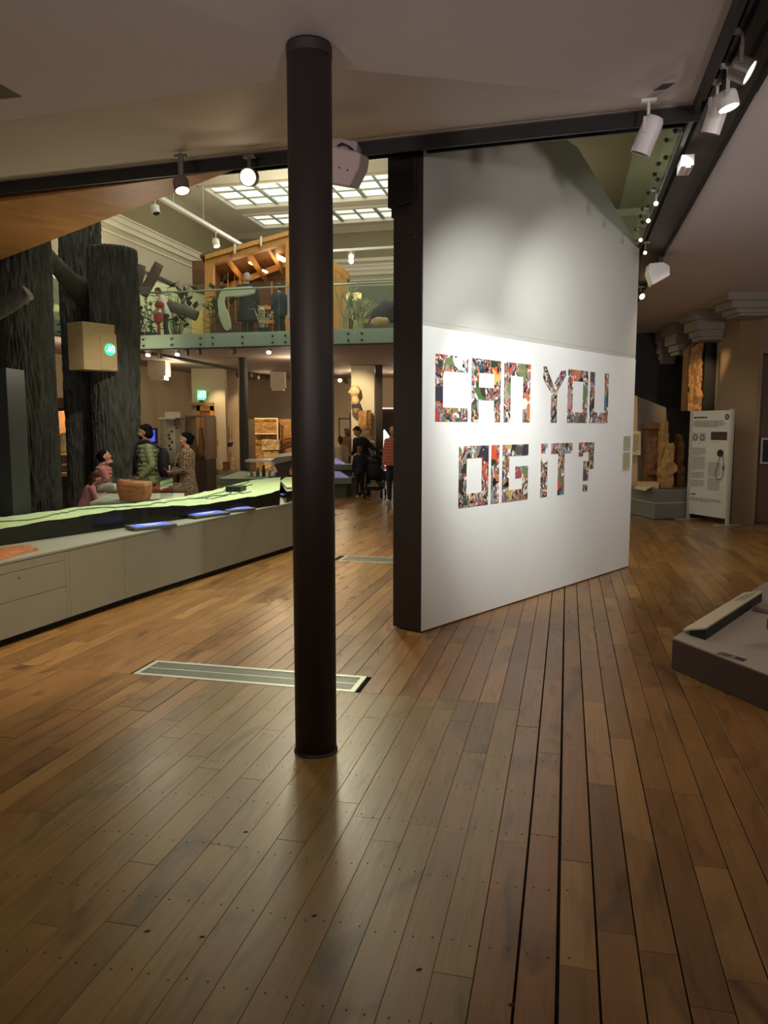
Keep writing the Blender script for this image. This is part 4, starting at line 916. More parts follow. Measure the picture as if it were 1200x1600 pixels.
# right of the column on the gallery: white branching tree, lamp, rock, exhibits
def branches(px, y, h, label, seed, w_=.7):
    rd = random.Random(seed); c = ony(px, 520, y); t = MB()
    def grow(p, d, L, r, k):
        e = p+d*L; t.tube([p, p+d*L*.5+Vector((rd.uniform(-.03,.03),0,0)), e], [r, r*.85, r*.7], 5)
        if k:
            for _ in range(rd.choice((2, 3))):
                nd = (d+Vector((rd.uniform(-w_, w_), rd.uniform(-w_, w_)*.6, rd.uniform(-.25, .5)))).normalized(); grow(e, nd, L*rd.uniform(.62, .85), r*.7, k-1)
    for s in range(3): grow(Vector((c.x+rd.uniform(-.05,.05), c.y, zG)), Vector((rd.uniform(-.4,.4), 0, 1)).normalized(), h*.3, .028, 4)
    one(t, 'branching_tree', mat('bleached_branch', 'b5bd98', .7), label, 'tree', (c.x, c.y, zG))
branches(536, 18.2, 1.3, 'bleached leafless branches behind the glass right of the round column', 5); branches(560, 18.6, 1.1, 'smaller bleached branches in front of the lamp shade', 8)
c = ony(553, 463, 20); t = thing('floor_lamp', 'glowing cream drum lampshade on the gallery right of the column', 'lamp', c)
mb = MB(); mb.lathe((c.x, c.y, c.z-.07), [(.19, 0), (.19, .14)], 20); mb.build('shade', mat('drum_glow', 'e8c98a', .6, emit=1.6), t); mb = MB(); mb.cap((c.x, c.y, zG+.02), .014, c, .014, 6); mb.lathe((c.x, c.y, zG), [(.14, 0), (.14, .02)], 20); mb.build('pole', M_beam, t)
cutout([(553, 500), (585, 498), (588, 545), (547, 545)], 19.4, .6, 'yellow_plinth', mat('yellow_green_plinth', 'a8a468', .6), 'yellow green plinth behind the gallery glass right of the column', 'plinth')
mb = MB(); c = ony(604, 492, 19.0); rock(mb, c, .34, (1.1, .7, 1), 6); mb.v = [(x, y, max(z, zG)) for x, y, z in mb.v]; rock(mb, c+Vector((-.25, 0, -.2)), .2, (1, .7, .7), 8); one(mb, 'dark_rock', mat('purple_rock', '413a48', .8, var=.3, scale=6), 'dark purple craggy exhibit by the partition post', 'rock', (c.x, c.y, zG), smooth=True)
c = ony(604, 520, 19.0); mb = MB(); mb.box((c.x, c.y, zG+.2), (1.1, .7, .4)); one(mb, 'exhibit_base', M_plinth, 'grey base under the dark purple craggy exhibit', 'plinth', (c.x, c.y, zG))
c = ony(594, 503, 18.4); mb = MB(); rock(mb, c, .16, (1.4, .8, .7), 4); one(mb, 'pale_bone', M_palestone, 'pale skull like exhibit in front of the dark craggy one', 'exhibit', c, smooth=True)
mb = MB(); P = [ony(x, y, 23) for x, y in ((545, 448), (640, 445), (640, 545), (545, 545))]; mb.slab(P, (0, .1, 0)); one(mb, 'display_wall', mat('sage_wall', '7f8670', .7), 'sage green display wall on the gallery right of the column', 'partition', (P[3].x, 23, zG))
# ------------------------------------------------------------------ under the gallery
def cyl(px0, px1, y, z0, z1, name, m, label, cat):
    a = ony(px0, 650, y); b = ony(px1, 650, y); c = (a+b)/2; r = (b.x-a.x)/2; mb = MB(); mb.lathe((c.x, y, z0), [(r, 0), (r, z1-z0)], 32); return one(mb, name, m, label, cat, (c.x, y, z0), smooth=False)
cyl(374, 388, 20.2, 0, zG0, 'round_column', mat('green_grey_column', '3b3a33', .6), 'slim dark grey round column far away under the gallery', 'column')
for k, (px, py) in enumerate(((225, 556), (262, 553), (296, 552), (345, 549), (412, 550), (284, 554), (244, 560))):
    p = onz(px, py-6, zG0-.09); q_ = p.x*UX+p.y*UY; p = p+Vector((UX, UY, 0))*max(0, aG-.05-q_+.0); lit = k in (0, 1, 4)
    spot(['warm glowing spotlight under the gallery nearest the sawn trunk', 'bright white spotlight on the sloping dark track', 'small dark unlit spotlight left of the hut post', 'dark unlit spotlight under the middle of the gallery', 'brightest bulb spotlight under the gallery edge left of the column', 'tiny dark spotlight beside the bright white one', 'small dark spotlight second from the sawn trunk'][k], p+Vector((0, .3, 0)), p+Vector((.1, -.5 if lit else .5, -1)), .06, .13, lit=lit, top=zG0-.02, m=M_greymet if not lit else M_whiteplastic, energy=(45 if k in (1, 4) else 0), size=90)
p0 = onz(216, 549, zG0-.03); p1 = onz(420, 588, zG0-.03); mb = MB(); mb.beam(p0, p1, .12, .05); tk2 = one(mb, 'light_track', M_beam, 'long dark lighting track slanting under the gallery ceiling', 'light track', p0)
for k, (px, py) in enumerate(((372, 586), (391, 586), (403, 589), (427, 590))):
    p = onz(px, py, zG0-.13); spot(['small lit spotlight left of the far slim column', 'dark spotlight just right of the far slim column', 'second dark spotlight right of the far slim column', 'white spotlight farthest right before the round column'][k], p, p+Vector((.2, .6, -1)), .06, .13, lit=k in (0, 3), top=zG0-.02, m=M_greymet, energy=60 if k in (0, 3) else 0, size=90)
p = onz(531, 593, zG0-.14); spot('bright spotlight on the short dark rail right of the round column', p, p+Vector((.1, -1, -.6)), .08, .14, lit=True, top=zG0-.02, m=M_greymet, energy=50, size=100)
p = onz(541, 596, zG0-.14); spot('dimmer spotlight beside the bright one right of the round column', p, p+Vector((.5, .5, -.6)), .07, .14, lit=True, lens=M_lampwarm, top=zG0-.02, m=M_greymet)
# wall blocks (capitals) under the ceiling
for k, (x0, x1, y0, y1, dpt) in enumerate(((235, 263, 573, 588, 21.5), (304, 336, 583, 599, 24.6), (424, 446, 588, 606, 25.5))):
    a = ony(x0, y0, dpt); b = ony(x1, y1, dpt); mb = MB(); mb.box(((a.x+b.x)/2, dpt, (zG0+b.z)/2), (b.x-a.x, .5, zG0-b.z)); mb.box(((a.x+b.x)/2, dpt-.02, b.z-.05), ((b.x-a.x)*.8, .44, .1)); struct(mb.build('trim_%d' % (30+k), M_hallcream))
# step in the far wall (pilaster left of the orange door)
a = ony(350, 700, 26.2); b = ony(376, 700, 26.2); mb = MB(); mb.box(((a.x+b.x)/2, 26.4, 1.72), (b.x-a.x, .9, 3.44)); struct(mb.build('wall_pier', M_room)); 
# door with orange frame + exit sign
yd = 23.5; a = ony(300, 700, yd); b = ony(335, 700, yd)
dt = bpy.data.objects.new('door_1', None); COL.objects.link(dt); dt['kind'] = 'structure'; dt.location = (a.x, yd, 0)
M_orange = mat('varnished_frame', 'b97a32', .5, var=.1, scale=3)
zt = ony(315, 634, yd).z
for x0, x1, z0, z1, nm in ((308, 313, 0, zt, 'door_frame'), (329, 334, 0, zt, 'door_frame'), (308, 334, zt-.15, zt, 'door_frame'), (313, 329, 0, zt-.15, 'door_leaf')):
    c0 = ony(x0, 650, yd); c1 = ony(x1, 650, yd); mb = MB(); mb.box(((c0.x+c1.x)/2, yd+(.05 if nm == 'door_leaf' else 0), (z0+z1)/2), (c1.x-c0.x, .1, z1-z0)); mb.build(nm, M_orange if nm == 'door_frame' else mat('door_leaf', '8a5a28', .5), dt)
c0 = ony(293, 630, yd); c1 = ony(334, 634, yd); mb = MB(); mb.box(((c0.x+c1.x)/2, yd-.04, zt+.06), (c1.x-c0.x, .2, .08)); mb.build('door_head', mat('head_brown', '8a6238', .6), dt)
mb = MB(); c0 = ony(300, 650, yd+.15); c1 = ony(352, 650, yd+.15); mb.box(((c0.x+c1.x)/2, yd+.35, 1.72), (c1.x-c0.x, .3, 3.44)); struct(mb.build('wall_pier', M_room))
es = thing('exit_sign', 'glowing green exit sign over the far orange doorway', 'sign', ony(314, 625, yd))
a = ony(309, 625, yd-.1); b = ony(320, 610, yd-.1); mb = MB(); mb.box(((a.x+b.x)/2, yd-.1, (a.z+b.z)/2), (b.x-a.x, .05, b.z-a.z)); mb.build('sign_face', mat('exit_far', '4fe08a', .4, emit=2.0), es)
mb = MB(); runner(mb, Vector(((a.x+b.x)/2-.02, yd-.13, (a.z+b.z)/2)), Vector((1,0,0)), .26, Vector((0,-1,0))); mb.build('pictogram', M_exw, es); mb = MB(); mb.box(((a.x+b.x)/2, yd-.1, a.z-.05), (.12, .06, .1)); mb.build('bracket', M_black, es)
bulb('lamp', ((a.x+b.x)/2-.1, yd-.4, (a.z+b.z)/2), 1.0, (.3, 1, .5), .05)
# glass showcases
def showcase(label, x0, x1, ytop, ybot, y, dep=.6, basez=.9, m=None, frm=None, base=True):
    a = ony(x0, ytop, y); b = ony(x1, ybot, y); t = thing('glass_showcase', label, 'display case', ((a.x+b.x)/2, y, 0)); z1 = a.z; z0 = basez
    if base: mb = MB(); mb.box(((a.x+b.x)/2, y+dep/2, z0/2), (b.x-a.x, dep, z0)); mb.build('base', m or mat('case_base', '3a2b22', .6), t)
    for (X, Y, SX, SY) in (((a.x+b.x)/2, y+.004, b.x-a.x, .008), (a.x+.004, y+dep/2, .008, dep-.02), (b.x-.004, y+dep/2, .008, dep-.02)):
        mb = MB(); mb.box((X, Y, (z0+z1)/2), (SX, SY, z1-z0)); mb.build('glass_pane', M_glass, t)
    mb = MB(); mb.box(((a.x+b.x)/2, y+dep/2, z1+.02), (b.x-a.x+.02, dep+.02, .04)); mb.build('lid', frm or M_metal, t)
    if frm:
        for X in (a.x, b.x): mb = MB(); mb.box((X, y+dep/2, (z0+z1)/2), (.05, dep+.02, z1-z0)); mb.build('corner_post', frm, t)
    return t, (a.x+b.x)/2, z0, z1
M_fr = mat('case_frame', '7a6a58', .5)
tA, xa, z0, z1 = showcase('tall clear case with a white mounting board between the two adults', 249, 276, 655, 740, 19, .7, .75)
mb = MB(); mb.box((xa, 19.5, 1.42), (.38, .04, 1.25)); bd = one(mb, 'mounting_board', mat('case_white', 'd8d0c4', .6), 'white board with small dark finds inside the tall clear case', 'board', (xa, 19.5, .8))
rd = random.Random(4); mb = MB()
for k in range(9): rock(mb, Vector((xa+rd.uniform(-.12, .12), 19.46, 1.1+k*.09)), .028, (1, .5, 1.2), k, 8, 6)
mb.build('small_finds', mat('dark_finds', '2c211c', .8), bd, kind='stuff')
tB, xb, z0, z1 = showcase('large framed glass showcase behind the woman in the leopard coat', 288, 323, 651, 740, 19.2, 1.1, .85, frm=M_fr)
for k, (dx, w_, h, c) in enumerate(((-.15, .16, .5, 'a9794d'), (.03, .14, .8, '8c6a4c'), (.16, .1, .4, 'b9a38a'))):
    mb = MB(); mb.lathe((xb+dx, 19.7, z0+.001), [(w_*.5, 0), (w_*.7, h*.3), (w_*.45, h*.7), (w_*.3, h*.9), (w_*.38, h)], 18); one(mb, 'clay_vessel', mat('vessel%d' % k, c, .7), ['squat clay vessel at left in the framed showcase', 'tall brown vessel in the middle of the framed showcase', 'slim pale vessel at right in the framed showcase'][k], 'vessel', (xb+dx, 19.7, z0), smooth=True)
# monitor
a = ony(224, 672, 18.5); b = ony(243, 690, 18.5); t = thing('wall_monitor', 'small monitor glowing blue behind the man in the green jacket', 'monitor', ((a.x+b.x)/2, 18.5, b.z))
mb = MB(); mb.box(((a.x+b.x)/2, 18.5, (a.z+b.z)/2), (b.x-a.x+.1, .06, a.z-b.z+.1)); mb.build('bezel', M_black, t); mb = MB(); mb.box(((a.x+b.x)/2, 18.46, (a.z+b.z)/2), (b.x-a.x, .02, a.z-b.z)); mb.build('screen', mat('deep_blue_screen', '3f4fe0', .3, emit=1.2), t); mb = MB(); mb.box(((a.x+b.x)/2, 18.55, b.z/2), (.1, .06, b.z)); mb.build('stand', M_beam, t)
# stones along the far wall
def slabstone(x0, x1, y0, y1, y, name, m, label, cat='carved stone', th=.18, bez=.03, base=None, carve=True):
    a = ony(x0, y0, y); b = ony(x1, y1, y); W = b.x-a.x; H = a.z-b.z; n = 14; k_ = 18; vs = []; fs = []
    for j in range(k_+1):
        for i in range(n+1):
            u = i/n; v = j/k_; dpt = 0
            if carve: dpt = .035*noise.noise(Vector((u*W*5+x0, v*H*5, 1)))+.02*noise.noise(Vector((u*W*13, v*H*13+x0, 7)))
            vs.append((a.x+W*u+noise.noise(Vector((v*4, x0, i == 0)))*.012*(i in (0, n)), y+dpt, b.z+H*v+noise.noise(Vector((u*4, x0, 9)))*.02*(j == k_)))
    N_ = len(vs); vs2 = vs+[(p[0], y+th, p[2]) for p in vs]
    for j in range(k_):
        for i in range(n):
            q = j*(n+1)+i; fs.append((q, q+1, q+n+2, q+n+1)); q += N_; fs.append((q+n+1, q+n+2, q+1, q))
    ring = [i for i in range(n+1)]+[j*(n+1)+n for j in range(1, k_+1)]+[k_*(n+1)+i for i in range(n-1, -1, -1)]+[j*(n+1) for j in range(k_-1, 0, -1)]
    for k in range(len(ring)): p, q = ring[k], ring[(k+1) % len(ring)]; fs.append((p, p+N_, q+N_, q))
    mb = MB(); mb.add(vs2, fs); return one(mb, name, m, label, cat, ((a.x+b.x)/2, y, b.z))
yw = 25.6
slabstone(344, 361, 667, 690, 24.0, 'wall_block', M_palestone, 'pale carved block on a dark wall bracket under a warm spot'); a = ony(352, 692, 24.0)
mb = MB(); mb.box((a.x, 24.15, a.z-.06), (.3, .45, .12)); mb.box((a.x, 24.5, a.z-.03), (.12, .9, .06)); one(mb, 'wall_bracket', M_black, 'dark bracket carrying the pale carved block', 'bracket', (a.x, 24.1, a.z-.12))
mb = MB(); bx = ony(352, 700, 24.1); mb.lathe((bx.x, 24.3, 0), [(.16, 0), (.16, bx.z-.12)], 20); one(mb, 'pale_pedestal', M_palestone, 'pale stone pedestal below the wall bracket', 'pedestal', (bx.x, 24.3, 0))
slabstone(325, 335, 688, 745, 22.5, 'carved_pillar', M_palestone, 'slender pale carved pillar by the orange doorway', th=.25); slabstone(323, 337, 688, 697, 22.4, 'pillar_capital', M_palestone, 'carved capital on top of the slender pale pillar', th=.4)
mb = MB(); a = ony(323, 747, 22.5); mb.box((a.x+.15, 22.6, .12), (.7, .6, .24)); one(mb, 'pale_plinth', M_plinth, 'pale block under the slender pillar', 'plinth', (a.x+.15, 22.6, 0))
slabstone(398, 434, 654, 677, yw, 'inscribed_slab', M_sandstone, 'orange lit inscribed sandstone slab in a bright frame high on the far wall')
mb = MB(); a = ony(398, 654, yw-.1); b = ony(434, 678, yw-.1)
for p, q, r_ in (((a.x, yw-.12, a.z), (b.x, yw-.12, a.z), .02), ((b.x, yw-.12, a.z), (b.x, yw-.12, b.z-.25), .03), ((a.x, yw-.12, b.z), (b.x, yw-.12, b.z), .02)): mb.tube([p, q], r_, 6)
one(mb, 'slab_frame', mat('pale_frame', 'e8cfa8', .4), 'pale metal frame around the inscribed sandstone slab', 'frame', (a.x, yw-.12, b.z))
slabstone(399, 432, 680, 742, yw+.25, 'arched_stone', M_sandstone, 'broad brown carved stone with a round arch behind the smaller block'); slabstone(409, 436, 687, 703, yw-.3, 'stone_block', M_palestone, 'upper bright block of the two stacked stones', th=.4); slabstone(412, 435, 704, 745, yw-.25, 'stone_block', M_palestone, 'lower bright block of the two stacked stones', th=.4)
slabstone(437, 470, 655, 742, yw+.2, 'wheel_relief', M_sandstone, 'brown sandstone relief with a carved wheel beside the round column')
mb = MB(); c = ony(452, 705, yw+.08); 
for r_ in (.42, .3): mb.tube([c+Vector((cos(t*pi/12)*r_, 0, sin(t*pi/12)*r_)) for t in range(25)], .035, 6)
one(mb, 'ring_carving', mat('dark_sand', '6b4423', .9), 'dark carved ring on the sandstone relief beside the round column', 'carved ring', c)
mb = MB(); a = ony(372, 655, yw+.3); b = ony(480, 655, yw+.3); mb.box(((a.x+b.x)/2, yw+.45, (a.z)/2), (b.x-a.x, .08, a.z)); one(mb, 'backing_panel', mat('brown_panel', '5f4a33', .7), 'brown backing panel behind the far carved stones', 'panel', ((a.x+b.x)/2, yw+.45, 0))
for k, (x0, x1, y0, y1, lb) in enumerate(((361, 367, 715, 735, 'small round topped stone at the foot of the far panel'), (348, 357, 722, 735, 'little dark stone beside the round topped one'))):
    slabstone(x0, x1, y0, y1, 23.2, 'small_stone', M_palestone if k == 0 else M_redstone, lb)
a = ony(343, 736, 23); b = ony(374, 745, 23); mb = MB(); mb.box(((a.x+b.x)/2, 23.3, a.z/2), (b.x-a.x, .8, a.z)); one(mb, 'low_plinth', M_plinth, 'low plinth with small stones at the foot of the far wall', 'plinth', ((a.x+b.x)/2, 23.3, 0))
# green worktops farther along
def table(label, pts, z, th=.12, m=None, y=None):
    P = [onz(x, y_, z) for x, y_ in pts]; c = sum(P, Vector())/len(P); t = thing('display_table', label, 'table', (c.x, c.y, 0))
    mb = MB(); mb.prism([(p.x, p.y) for p in P], z-th, z); mb.build('table_top', m or mat('sage_top', '6f7f66', .5), t)
    mb = MB(); mb.prism([(c.x+(p.x-c.x)*.8, c.y+(p.y-c.y)*.8) for p in P], 0, z-th); mb.build('base', mat('sage_base', '4b5445', .6), t); return t, c
table('sage green display table past the terrain relief', ((340, 748), (418, 748), (430, 738), (375, 736)), .78)
def bench(label, x0, x1, y0, y1, z):
    a = ony(x0, 700, y0); b = ony(x1, 700, y0); t = thing('display_table', label, 'table', ((a.x+b.x)/2, y0, 0))
    mb = MB(); mb.prism([(a.x, y0), (b.x, y0), (b.x+.1, y1), (a.x+.1, y1)], z-.13, z); mb.build('table_top', mat('sage_top', '', 1), t)
    mb = MB(); mb.prism([(a.x, y0+.08), (b.x-.12, y0+.08), (b.x-.02, y1), (a.x+.1, y1)], 0, z-.13); mb.build('base', mat('sage_base', '', 1), t)
bench('higher rear sage green display table right of the round column', 470, 556, 18.95, 19.7, .74); bench('lower front sage green display table right of the round column', 470, 549, 18.1, 18.9, .46)
for k, (x0, x1, y0, z) in enumerate(((500, 540, 19.0, .76), (500, 545, 18.15, .48))):
    P = [Vector((ony(x0, 700, y0).x, y0, z)), Vector((ony(x1, 700, y0).x, y0, z)), Vector((ony(x1, 700, y0).x-.25, y0+.6, z)), Vector((ony(x0, 700, y0).x, y0+.6, z))]; mb = MB(); mb.slab([P[0]+Vector((0,0,-.015)), P[1]+Vector((0,0,-.015)), P[2]+Vector((0,0,.09)), P[3]+Vector((0,0,.09))], (0, 0, .02)); one(mb, 'lit_screen', mat('lilac_screen', '8f86c8', .3, emit=.35), ['upper lilac screen panel on the far display table', 'lower lilac screen panel on the far display table'][k], 'screen', P[0])
a = ony(384, 735, 15); b = ony(424, 748, 15); t, xx, z0, z1 = showcase('low glass case with small finds behind the terrain relief', 384, 424, 722, 742, 13.6, .4, .781, base=False)
rd = random.Random(9)
for k in range(4):
    h = .10+.05*(k % 3); mb = MB(); mb.lathe((xx-.16+k*.11, 13.8, z0+.001), [(.03, 0), (.035, h*.4), (.02, h*.8), (.026, h)], 12); one(mb, 'small_find', [M_palestone, M_plinth, mat('bronze', '4c4a3a', .4, .6), M_palestone][k], ['pale pebble-like find at the left of the low glass case', 'grey find second in the low glass case', 'dark bronze pot third in the low glass case', 'pale find at the right of the low glass case'][k], 'find', (xx-.16+k*.11, 13.8, z0))
a = ony(423, 713, 16); b = ony(456, 738, 16); t = thing('angled_lectern', 'grey wedge shaped reading desk left of the round column', 'lectern', ((a.x+b.x)/2, 16, 0))
mb = MB(); mb.slab([ony(x, y_, 16) for x, y_ in ((423, 722), (430, 715), (455, 712), (455, 719), (446, 722), (425, 726))], (0, .5, .06)); mb.build('desk_top', mat('desk_grey', '8b8478', .5), t)
mb = MB(); mb.slab([ony(x, y_, 16.02) for x, y_ in ((428, 726), (454, 720), (448, 738), (434, 738))], (0, .4, 0)); mb.box(((a.x+b.x)/2, 16.2, .36), (.25, .35, .72)); mb.build('desk_body', mat('desk_brown', '4a3a2e', .6), t)
# glowing case seen between the trunks
yc = 13.5; a = ony(60, 640, yc); b = ony(120, 760, yc)
t = thing('lit_showcase', 'long warm lit showcase seen in the gap between the bark trunks', 'display case', ((a.x+b.x)/2, yc, 0)); X = (a.x+b.x)/2; W = b.x-a.x+.5
zA = ony(90, 638, yc).z; zB_ = ony(90, 739, yc).z
mb = MB(); mb.box((X, yc+.9, (zA+zB_)/2), (W, .05, zA-zB_)); mb.build('back_panel', mat('case_peach', 'd8a878', .7), t)
mb = MB(); mb.box((X, yc+.45, zA+.09), (W, .95, .18)); mb.build('canopy', mat('case_rust', 'a8744a', .6), t); mb = MB(); mb.box((X, yc-.02, zA-.02), (W, .06, .06)); mb.build('front_rail', mat('case_rail', '3c3f3c', .5), t)
mb = MB(); mb.box((X, yc+.45, zB_-.03), (W, .95, .06)); mb.build('lit_shelf', mat('case_cream', 'e8d79a', .6), t); mb = MB(); mb.box((X, yc+.5, (zB_-.06)/2), (W-.1, .8, zB_-.06)); mb.build('base', mat('case_olive', '55503a', .6), t)
mb = MB(); mb.box((X, yc+.005, (zA+zB_)/2), (W, .01, zA-zB_)); mb.build('glass_pane', M_glass, t)
for zz in (ony(90, 670, yc).z, ony(90, 727, yc).z, ony(90, 711, yc).z): mb = MB(); mb.box((X, yc+.5, zz), (W-.1, .6 if zz < 1.6 else .3, .025)); mb.build('shelf', mat('case_cream', '', 1), t)
mb = MB(); c = ony(101, 681, yc); mb.box((c.x, yc+.3, c.z), (.05, .05, .3)); mb.build('blue_tube', mat('blue_tube', '9fe0f0', .4, emit=1.5), t)
rd = random.Random(2); zs = ony(90, 727, yc).z+.013
for k in range(10):
    xx = ony(82+k*4.5, 720, yc).x; lv = k % 2; h = rd.uniform(.10, .2) if lv else rd.uniform(.2, .42); zz = zs if lv else ony(90, 711, yc).z+.013
    mb = MB(); rock(mb, Vector((xx, yc+(.35 if lv else .55), zz+h*.4)), h*.5, (.55, .5, 1), k, 10, 8); one(mb, 'stone_find', [M_palestone, M_redstone, M_sandstone][k % 3], ['pale', 'reddish', 'sandy'][k % 3]+' find, %s on the %s shelf of the warm lit showcase' % (['first', 'second', 'third', 'fourth', 'fifth'][k//2], ('upper', 'lower')[lv]), 'find', (xx, yc+.4, zz), smooth=True, group='finds in the lit showcase')
bulb('lamp', (X, yc+.35, zA-.15), 14, WARM, .06)
# pier and carvings right of the column
yp = 22.6
a = ony(549, 650, yp); b = ony(585, 650, yp); mb = MB(); mb.box(((a.x+b.x)/2, yp+.3, 1.72), (b.x-a.x, .6, 3.44)); struct(mb.build('wall_pier', M_hallcream))
a = ony(585, 650, yp); b = ony(597, 650, yp); mb = MB(); mb.box(((a.x+b.x)/2+.02, yp+.25, 1.72), (b.x-a.x-.02, .7, 3.44)); one(mb, 'dark_pilaster', mat('dark_brown_pier', '3a2e24', .7), 'dark brown pilaster beside the cream pier', 'pilaster', ((a.x+b.x)/2, yp+.25, 0))
# stone head on bracket
c = ony(552, 612, yp-.25); t = thing('bust_sculpture', 'pale carved stone head on a bracket high on the cream pier', 'sculpture', c)
mb = MB(); mb.ball(c, .14, 20, 14, (.85, 1, 1.15)); rock(mb, c+Vector((.05, 0, .02)), .15, (1, 1, 1.1), 4, 16, 12, .2); mb.ball(c+Vector((-.12, -.08, -.02)), .035, 8, 6); mb.cap(c+Vector((.03, 0, -.1)), .09, c+Vector((.06, 0, -.28)), .12); mb.build('head', M_palestone, t, smooth=True, remesh=.016); mb = MB(); mb.box(c+Vector((.08, .1, -.42)), (.26, .35, .12)); mb.build('bracket', M_beam, t); mb = MB(); mb.lathe(c+Vector((.08, .02, -.60)), [(.06, 0), (.14, .12)], 12); mb.build('corbel', M_palestone, t)
slabstone(560, 573, 642, 669, yp-.35, 'lit_slab', M_sandstone, 'glowing orange upright slab on the cream pier', th=.15); slabstone(573, 580, 641, 671, yp-.3, 'dark_slab', M_redstone, 'darker narrow slab beside the glowing orange one', th=.2)
slabstone(566, 577, 672, 700, yp-.6, 'stone_bust', M_palestone, 'pale bust shaped stone behind the stooping man', th=.3)
mb = MB(); c = ony(570, 690, yp-.5); mb.box((c.x, yp-.35, ony(570, 700, yp-.6).z/2), (.5, .5, ony(570, 700, yp-.6).z)); one(mb, 'stone_plinth', M_plinth, 'plinth under the pale bust shaped stone', 'plinth', (c.x, yp-.35, 0))
# dark doorway frame
a = ony(529, 653, 25.5); b = ony(560, 653, 25.5); t = thing('metal_stand', 'thin dark rectangular frame standing left of the cream pier', 'frame', ((a.x+b.x)/2, 25.5, 0))
for x0, x1, z0, z1 in ((529, 531, 0, a.z), (546, 548, 0, a.z+.15), (529, 548, a.z-.05, a.z)):
    c0 = ony(x0, 650, 25.5); c1 = ony(x1, 650, 25.5); mb = MB(); mb.box(((c0.x+c1.x)/2, 25.5, (z0+z1)/2), (c1.x-c0.x, .05, z1-z0)); mb.build('rail', M_beam, t)
# lit banner case at right with pinkish light
a = ony(597, 637, 24); b = ony(640, 740, 24); t = thing('lit_cabinet', 'white backlit cabinet glowing at the end of the far aisle', 'display case', ((a.x+b.x)/2, 24, 0))
mb = MB(); mb.box(((a.x+b.x)/2, 24.4, a.z/2), (b.x-a.x, .6, a.z)); mb.build('body', mat('cabinet_dark', '2f2628', .6), t)
mb = MB(); P = [ony(x, y_, 24.08) for x, y_ in ((599, 672), (601, 671), (609, 682), (612, 735), (599, 735))]; mb.slab(P, (0, -.04, 0)); mb.build('lit_face', mat('cool_panel', 'dfe9e6', .4, emit=1.3), t)
mb = MB(); P = [ony(x, y_, 24.08) for x, y_ in ((597, 637), (618, 637), (618, 639), (597, 639))]; mb.slab(P, (0, -.05, 0)); mb.build('light_line', mat('pink_line', 'f0b0a0', .4, emit=2), t)
mb = MB(); P = [ony(x, y_, 24.03) for x, y_ in ((599, 728), (606, 728), (606, 734), (599, 734))]; mb.slab(P, (0, -.02, 0)); mb.build('red_square', mat('red_square', 'c03a50', .5, emit=.5), t)
# ------------------------------------------------------------------ right hand side
mb = MB(); mb.gbox(18.2, 18.5, .77, 9, 0, HZ+.3); struct(mb.build('wall_back', M_black))
M_tan = mat('tan_wall', '8c7458', .75, var=.05, scale=1)
# wall with doorway at right
wy = 13.3
a = ony(1147, 700, wy); b = ony(1163, 700, wy); c = ony(1262, 700, wy)
mb = MB(); mb.prism([(a.x, wy), (b.x, wy-.35), (b.x, wy+.7), (a.x, wy+.7)], 0, HZ+.1); struct(mb.build('wall_right', M_tan))
dz = ony(1200, 545, wy).z
mb = MB(); mb.prism([(b.x, wy-.32), (9.2, wy-.32), (9.2, wy+.7), (b.x, wy+.7)], dz, HZ+.1); struct(mb.build('wall_right', M_tan))
dr2 = bpy.data.objects.new('door_2', None); COL.objects.link(dr2); dr2['kind'] = 'structure'; dr2.location = (b.x, wy, 0)
mb = MB(); mb.box(((b.x+9.2)/2, wy+.2, dz/2), (9.2-b.x, .08, dz)); mb.build('door_leaf', mat('brown_door', '6b5240', .55, var=.05, scale=2), dr2)
mb = MB(); mb.box((b.x+.04, wy-.06, dz/2), (.10, .5, dz)); mb.box(((b.x+9.2)/2, wy-.06, dz-.05), (9.2-b.x-.1, .4, .10)); mb.build('door_frame', mat('tan_frame', '8f7a5c', .6), dr2)
mb = MB(); mb.prism([(b.x+.0, wy-.3), (9.2, wy-.3), (9.2, 11.2), (6.02, 11.5)], -.02, .006); struct(mb.build('floor', mat('stone_threshold', '85694d', .6, var=.08, scale=3)))
# pillar strip left of the wall, lit
a2 = ony(1136, 700, 14.0); b2 = ony(1150, 700, 14.0); mb = MB(); mb.box(((a2.x+b2.x)/2, 14.25, HZ/2+.02), (b2.x-a2.x+.1, .5, HZ+.05)); struct(mb.build('wall_right', mat('pale_pilaster', 'a39378', .75)))
mb = MB(); mb.box(((a2.x+b2.x)/2, 13.97, .82), (b2.x-a2.x+.1, .06, 1.64)); struct(mb.build('baseboard_right', mat('dark_dado', '4c4232', .6)))
# capitals
def capital(x0, x1, y0, y1, y, label=None, k=0):
    a = ony(x0, y0, y); b = ony(x1, y1, y); cx_ = (a.x+b.x)/2; w_ = b.x-a.x; h = HZ+.03-b.z; mb = MB()
    for i, (s, t0, t1) in enumerate(((1, .66, 1), (.86, .33, .66), (.70, .12, .33), (.60, 0, .12))): mb.box((cx_+(1-s)*w_*.12, y+.3, b.z+h*(t0+t1)/2), (w_*s, .6*s+.1, h*(t1-t0)-.002))
    struct(mb.build('trim_%d' % (40+k), mat('capital_grey', '8d867c', .8)))
capital(1084, 1150, 503, 530, 13.9, k=1); capital(1052, 1098, 533, 553, 15.6, k=2); capital(1136, 1230, 463, 492, 12.2, k=3); capital(1030, 1060, 555, 568, 17, k=4)
